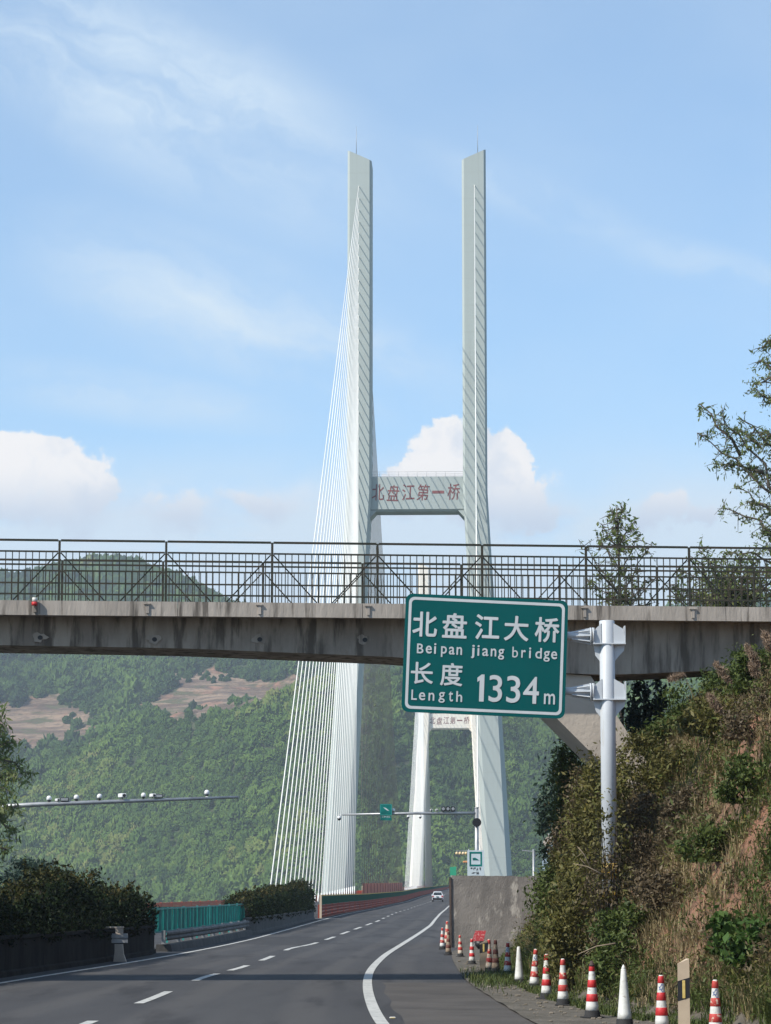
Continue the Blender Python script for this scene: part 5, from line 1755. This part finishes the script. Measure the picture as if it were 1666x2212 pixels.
def shrub(name, label, c, rad, lmat, seed, n=2200, leaf=(.085, .036), k=18, group='shrubs on the cut bank', droop=0.0, cat='shrub', stem=True, gz=None):
    r_ = np.random.default_rng(seed)
    g = gz if gz is not None else bank_z(c[0], c[1])
    t = thing(name, label, cat, (c[0], c[1], g), group)
    top_ = c[2] + rad[2]
    if gz is None and c[2] - rad[2] > g + .1:      # foliage reaches down to the ground
        h2 = (top_ - g + .1) / 2
        n = int(n * (h2 / rad[2]) ** .8); k = int(k * h2 / rad[2])
        c = (c[0], c[1], g - .1 + h2); rad = (rad[0], rad[1], h2)
    p, cl = clump_points(n, c, rad, r_, k)
    p = p[p[:, 2] > g - .05]
    V, Fc, rn = leaves(p, leaf[0], leaf[1], r_, droop)
    link_mesh('foliage', np_mesh('foliage', V, Fc, rn), lmat, t)
    m = MB()
    b = Vector((c[0], c[1], g - .1))
    for q in cl[::2]:
        q = Vector(q); mid_ = b.lerp(q, .55) + Vector((0, 0, .12))
        m.path([tuple(b), tuple(mid_), tuple(q)], [.011, .008, .003], n=4)
    m.build('stem', twig_dark, t)
    return t


SH = [  # px, py, d, rx, rz, leaf, label
    (1296, 1708, 52.6, .75, .62, 'y', 'yellow-flecked bush wrapped round the white sign post just below its bare part'),
    (1318, 1765, 48.6, .50, .48, 'y', 'sparse yellowing bush growing in front of the lower sign post'),
    (1312, 1868, 48.4, .50, .50, 'b', 'brown tangled bush in front of the foot of the sign post'),
    (1392, 1655, 54, .85, .65, 'y', 'yellowing bush at the foot of the slanted concrete leg'),
    (1258, 1735, 58, .70, .75, 'b', 'brown-green bush left of the sign post, level with the far hill gap'),
    (1238, 1640, 63, .55, .60, 'g', 'leafy green bush under the slanted leg, farthest left of the upper bushes'),
    (1392, 1790, 52, .80, .70, 'b', 'dark brown bush right behind the middle of the sign post'),
    (1262, 1850, 55, .70, .75, 'y', 'olive bush beside the pale blue panel'),
    (1206, 1940, 60, .65, .75, 'g', 'green bush spilling over the right side of the concrete wall'),
    (1252, 2008, 56, .60, .55, 'g', 'low dark green bush at the base of the wall, behind the cones'),
    (1236, 1945, 50, .60, .70, 'y', 'olive-brown bush just left of the yellow bands of the sign post'),
    (1408, 1900, 49, .70, .70, 'b', 'darkest brown bush in the middle of the bank'),
    (1440, 1835, 49, .60, .55, 'b', 'small brown bush beside the bare red earth'),
    (1460, 1690, 53, .70, .65, 'y', 'yellow-green bush on the bank between the leg and the reed plumes'),
    (1405, 1540, 62, .55, .85, 'd', 'bluish dark creeper bush hanging beside the slanted leg under the girder'),
    (1450, 1590, 58, .65, .60, 'g', 'mid green bush beneath the girder right of the dark creeper'),
    (1515, 1540, 56, .75, .60, 'g', 'grassy green bush at the top of the bank under the girder'),
    (1590, 1535, 54, .75, .60, 'g', 'bright green bush at the top of the bank near the leaning reeds'),
    (1650, 1560, 50, .65, .75, 'g', 'green bush at the right edge of the picture below the tall reeds'),
    (1555, 1620, 51, .75, .60, 'y', 'olive bush among the dry grass under the reed plumes'),
    (1640, 1700, 47, .65, .60, 'b', 'reddish brown dry bush near the right edge above the red earth'),
    (1500, 1760, 49, .60, .45, 'b', 'thin dry bush just above the patch of red earth'),
    (1625, 1905, 44, .55, .55, 'g', 'dark green bush below the red earth at the right edge'),
    (1560, 1985, 44, .60, .50, 'g', 'dark leafy bush above the cream delineator post'),
    (1455, 1985, 46, .60, .50, 'b', 'brown green bush above the white pointed cone'),
    (1360, 2000, 47, .60, .45, 'g', 'low green bush above the cone with the crushed tip'),
    (1640, 2150, 39.5, .50, .45, 'f', 'bright broad-leaved green bush in the lower right corner'),
    (1600, 2080, 41, .45, .40, 'f', 'fresh green leafy bush behind the nearest cone'),
    (1330, 2050, 46, .45, .35, 'g', 'low grassy bush between the crushed-tip cone and the bank'),
    (1212, 1985, 80, .8, .8, 'g', 'green shrub leaning on the far right end of the wall'),
    (1224, 1905, 80, .8, .8, 'g', 'tall green shrub rising behind the wall top right of the tower leg'),
    (1222, 1740, 76, .8, 1.0, 'd', 'bluish green bush standing out against the far hill, left of the post'),
]
LM = {'y': bush_y, 'b': bush_b, 'g': bush_g, 'd': tree_b, 'f': leaf_mat('fresh_leaf', [(.03, .06, .012), (.05, .10, .02), (.085, .13, .03)], trans=.25)}
for i, (px, py, d, rx, rz, kd, lb) in enumerate(SH):
    c = P(px, py, d)
    gz = bank_z(c.x, d)
    c = (c.x, d, max(c.z, gz + .15))
    lf = {'y': (.085, .034), 'b': (.075, .03), 'g': (.10, .036), 'd': (.13, .06), 'f': (.12, .075)}[kd]
    sparse = .17 if 'in front of' in lb else 1.0
    shrub('shrub', lb, c, (rx, rx * .9, rz), LM[kd], 100 + i, int(sparse * 3300 * rx * rz / .45 * (.6 if kd in 'df' else 1)) + int(900 * sparse), lf, 16 + int(rx * 14))
# bluish shrubs behind the first hedge on the left
for px, py, d, rx, rz, lb in ((20, 1890, 104, 1.2, .7, 'bluish green shrub behind the tall dark hedge, nearer the left edge'), (95, 1888, 108, 1.0, .55, 'bluish green shrub behind the tall dark hedge, next to its tallest tuft')):
    c = P(px, py, d); shrub('shrub', lb, (c.x, d, c.z), (rx, rx, rz), tree_b, 300 + px, 1800, (.20, .07), 16, 'shrubs behind the median hedge', gz=0.0)

# grass on the bank and the verge
def blades(n, pts_, L, w, seed, lean=.5):
    r_ = np.random.default_rng(seed)
    P0 = np.array(pts_)
    n = len(P0)
    a = r_.uniform(0, 6.283, n); ln = L * (.45 + .9 * r_.random(n)); le = lean * (.3 + r_.random(n))
    dx_, dy_ = np.cos(a), np.sin(a)
    sx_, sy_ = -np.sin(a) * w / 2, np.cos(a) * w / 2
    mid_ = P0 + np.stack([dx_ * le * ln * .35, dy_ * le * ln * .35, ln * .6], 1)
    tip = P0 + np.stack([dx_ * le * ln, dy_ * le * ln, ln * (1 - .35 * le)], 1)
    sd_ = np.stack([sx_, sy_, np.zeros(n)], 1)
    V = np.stack([P0 - sd_, P0 + sd_, mid_ + sd_ * .8, mid_ - sd_ * .8, tip], 1).reshape(-1, 3)
    b = np.arange(n)[:, None] * 5
    F3 = np.concatenate([b + np.array([[0, 1, 2]]), b + np.array([[0, 2, 3]]), b + np.array([[3, 2, 4]])])
    return V, F3, np.repeat(r_.random(n), 5)


r_ = np.random.default_rng(77)
dry, green, verge = [], [], []
soilc = [(5.2, 44.0, .95), (5.8, 45.5, 1.15), (6.6, 47.5, .8), (5.6, 42.6, .6)]
for k in range(150000):
    d = 36 + 60 * r_.random() ** 1.7
    o = -.3 + 7.3 * r_.random() ** 1.25
    X = toe(d) + o
    if X > .152 * d + .6: continue
    n1 = mnoise.fractal(Vector((X * .55, d * .35, 8.0)), 1.0, 2.0, 4)
    n2 = mnoise.fractal(Vector((X * .9, d * .7, 3.0)), 1.0, 2.0, 3)
    bare = max(1.2 - math.hypot(X - a, (d - b) * .7) / c_ for a, b, c_ in soilc) + .5 * n2
    if bare > .55 and r_.random() > .30: continue
    if n2 < -.6: continue
    z = bank_z(X, d)
    gbias = smooth(.9, .2, o) * .5 + smooth(3.8, 5.0, o) * .35 + smooth(46, 38, d) * .25
    if o < .15:
        if n2 > -.18: verge.append((X, d, z - .01))
    elif n1 + gbias + .25 * r_.normal() > .22: green.append((X, d, z - .02))
    else: dry.append((X, d, z - .02))
def tufts(p, k, sp, rr):
    p = np.array(p)
    p = p[rr.permutation(len(p))[:len(p) // k]]
    q = np.repeat(p, k, 0)
    q[:, :2] += rr.normal(size=(len(q), 2)) * sp
    return q


dry, green = tufts(dry, 9, .035, r_), tufts(green, 9, .035, r_)
for nm, pts_, L, w, mt, lb, sd_, ln in (('dry_grass', dry, .46, .013, grass_d, 'dry brown grass covering the cut bank', 1, .9), ('green_grass', green, .44, .014, grass_g, 'green grass along the foot and top of the bank', 2, .9), ('verge_grass', verge, .14, .014, grass_g, 'short tufts of grass along the dirt verge', 3, .8)):
    V, F3, rn = blades(len(pts_), pts_, L, w, sd_, ln)
    tag(link_mesh(nm, np_mesh(nm, V, F3, rn), mt), lb, None, None, 'stuff')
# low weeds, dead stalks and creepers matting the bank
r_ = np.random.default_rng(55)
wc, wk = [], []
while len(wc) < 2300:
    d = 37 + 58 * r_.random() ** 1.5
    o = .35 + 7.0 * r_.random()
    X = toe(d) + o
    if X > .152 * d + .6: continue
    n2 = mnoise.fractal(Vector((X * .9, d * .7, 3.0)), 1.0, 2.0, 3)
    bare = max(1.2 - math.hypot(X - a, (d - b) * .7) / c_ for a, b, c_ in soilc) + .5 * n2
    if bare > .5 and r_.random() > .34: continue
    wc.append((X, d, bank_z(X, d) + .06)); wk.append(mnoise.fractal(Vector((X * .6, d * .45, 21.0)), 1.0, 2.0, 3) + .45 * (smooth(1.2, .3, o) + smooth(4.3, 5.4, o) + smooth(44, 38, d)) + .2 * r_.normal())
wc, wk = np.array(wc), np.array(wk)
for sel, nm, mt, lb in ((wk < .05, 'brown_weeds', bush_b, 'dead brown weeds matted over the bank'), ((wk >= .05) & (wk < .3), 'olive_weeds', bush_y, 'olive weeds and creepers on the bank'), (wk >= .3, 'green_weeds', bush_g, 'fresh green weeds on the bank')):
    c0 = wc[sel]; k_n = 85
    p = np.repeat(c0, k_n, 0) + r_.normal(size=(len(c0) * k_n, 3)) * np.array([.17, .26, .13]) * np.repeat(.6 + .8 * r_.random(len(c0)), k_n)[:, None]
    V, Fc, rn = leaves(p, .085, .026, r_, droop=-.1)
    tag(link_mesh(nm, np_mesh(nm, V, Fc, rn), mt), lb, kind='stuff')
# grass fringe spilling onto the shoulder
pts_ = []
for k in range(2600):
    g = G(1075 + 60 * r_.normal(), 2120 + 10 * r_.normal())
    if g.x > fE(g.y) - .25: pts_.append((g.x, g.y, max(.0, bank_z(g.x, g.y)) - .01))
V, F3, rn = blades(len(pts_), pts_, .16, .014, 12, .9)
tag(link_mesh('fringe_grass', np_mesh('fringe_grass', V, F3, rn), grass_g), 'ragged grass fringe creeping over the shoulder edge', kind='stuff')

# leaning reeds with feathery plumes
for i, (tx, ty, mx, my, bx_, by_, d, lb) in enumerate((
        (1546, 1432, 1580, 1478, 1600, 1560, 50, 'leaning reed with the longest pale plume, upper middle of the bank'),
        (1530, 1501, 1560, 1540, 1600, 1600, 49, 'lower reed bending left below the longest plume'),
        (1612, 1394, 1640, 1440, 1662, 1510, 48, 'reed with a plume overlapping the girder near the right edge'),
        (1652, 1366, 1666, 1406, 1690, 1490, 47, 'highest reed plume, cut by the right edge of the picture'),
        (1446, 1468, 1478, 1458, 1510, 1530, 55, 'short reddish reed plume bowed flat beneath the girder'),
        (1622, 1432, 1638, 1462, 1660, 1540, 49, 'small reed plume tucked under the one that overlaps the girder'))):
    a, b_, c_ = P(tx, ty, d), P(mx, my, d), P(bx_, by_, d)
    gz = bank_z(c_.x, d)
    t_ = thing('reed', lb, 'reed', (c_.x, d, gz), 'plumed reeds on the bank')
    m = MB(); m.path([(c_.x + .1, d, min(gz - .05, c_.z - .1)), tuple(c_), tuple(b_), tuple(a)], [.011, .010, .007, .003], n=5); m.build('stalk', grass_d, t_)
    r2 = np.random.default_rng(400 + i); n = 900
    f = r2.random(n); base = np.array(a)[None] * (1 - f[:, None]) + np.array(b_)[None] * f[:, None]
    wd = .055 * np.sin(np.pi * np.clip(f * .85 + .12, 0, 1)) + .008
    base = base + r2.normal(size=(n, 3)) * wd[:, None] * .62
    V, Fc, rn = leaves(base, .09, .010, r2, droop=.8)
    link_mesh('plume', np_mesh('plume', V, Fc, rn), plume_m, t_)
# bare twigs on the bank
for i, (ax_, ay_, bx_, by_, d, lb) in enumerate(((1238, 1866, 1300, 1888, 47, 'bare pale twig reaching toward the yellow post band'), (1250, 1830, 1275, 1872, 47.2, 'short bare twig crossing the olive bush by the post'), (1248, 2062, 1330, 2038, 44, 'long bare twig lying across the grass behind the cones'))):
    a, b_ = P(ax_, ay_, d), P(bx_, by_, d)
    t_ = thing('twig', lb, 'twig', tuple(b_))
    m = MB(); mm_ = (a + b_) / 2 + Vector((0, .05, .04)); m.path([tuple(b_), tuple(mm_), tuple(a)], [.014, .010, .004], n=5)
    m.path([tuple(mm_), tuple(mm_ + Vector((-.12, 0, .14)))], [.007, .003], n=4); m.path([tuple(a.lerp(b_, .3)), tuple(a.lerp(b_, .3) + Vector((-.1, .05, -.08)))], [.006, .002], n=4)
    m.build('stem', twig_m, t_)
# scattered stones and leaf litter on the verge
m = MB(); r_ = np.random.default_rng(5)
for k in range(420):
    d = 37 + 40 * r_.random(); X = fE(d) - .1 + (toe(d) - fE(d) + .2) * r_.random()
    s = .012 + .035 * r_.random() ** 3; z = max(0.006, bank_z(X, d))
    m.bevbox((X, d, z + s * .3), (s * 2, s * 1.6, s), s * .3, 0)
tag(m.build('gravel', dirt_m, fix=False), 'loose gravel and rubble on the dirt verge', kind='stuff')

# ------------------------------------------------------------------ air between the camera and the far hills
hz = MB(); hz.box((0, 1950, 120), (4900, 4200, 596))
ho = hz.build('haze', None, None) if False else None
me = bpy.data.meshes.new('haze'); me.from_pydata(hz.v, [], hz.f); me.update()
hzm = bpy.data.materials.new('haze_air'); hzm.use_nodes = True
t = NT(hzm.node_tree); t.n.clear()
vo = t.node('ShaderNodeVolumePrincipled'); vo.inputs['Color'].default_value = (.72, .82, .95, 1); vo.inputs['Density'].default_value = .00013; vo.inputs['Anisotropy'].default_value = .1
out = t.node('ShaderNodeOutputMaterial'); t.l.new(vo.outputs[0], out.inputs['Volume'])
hzo = link_mesh('haze', me, hzm); tag(hzo, 'thin blue haze in the air over the valley', kind='stuff')
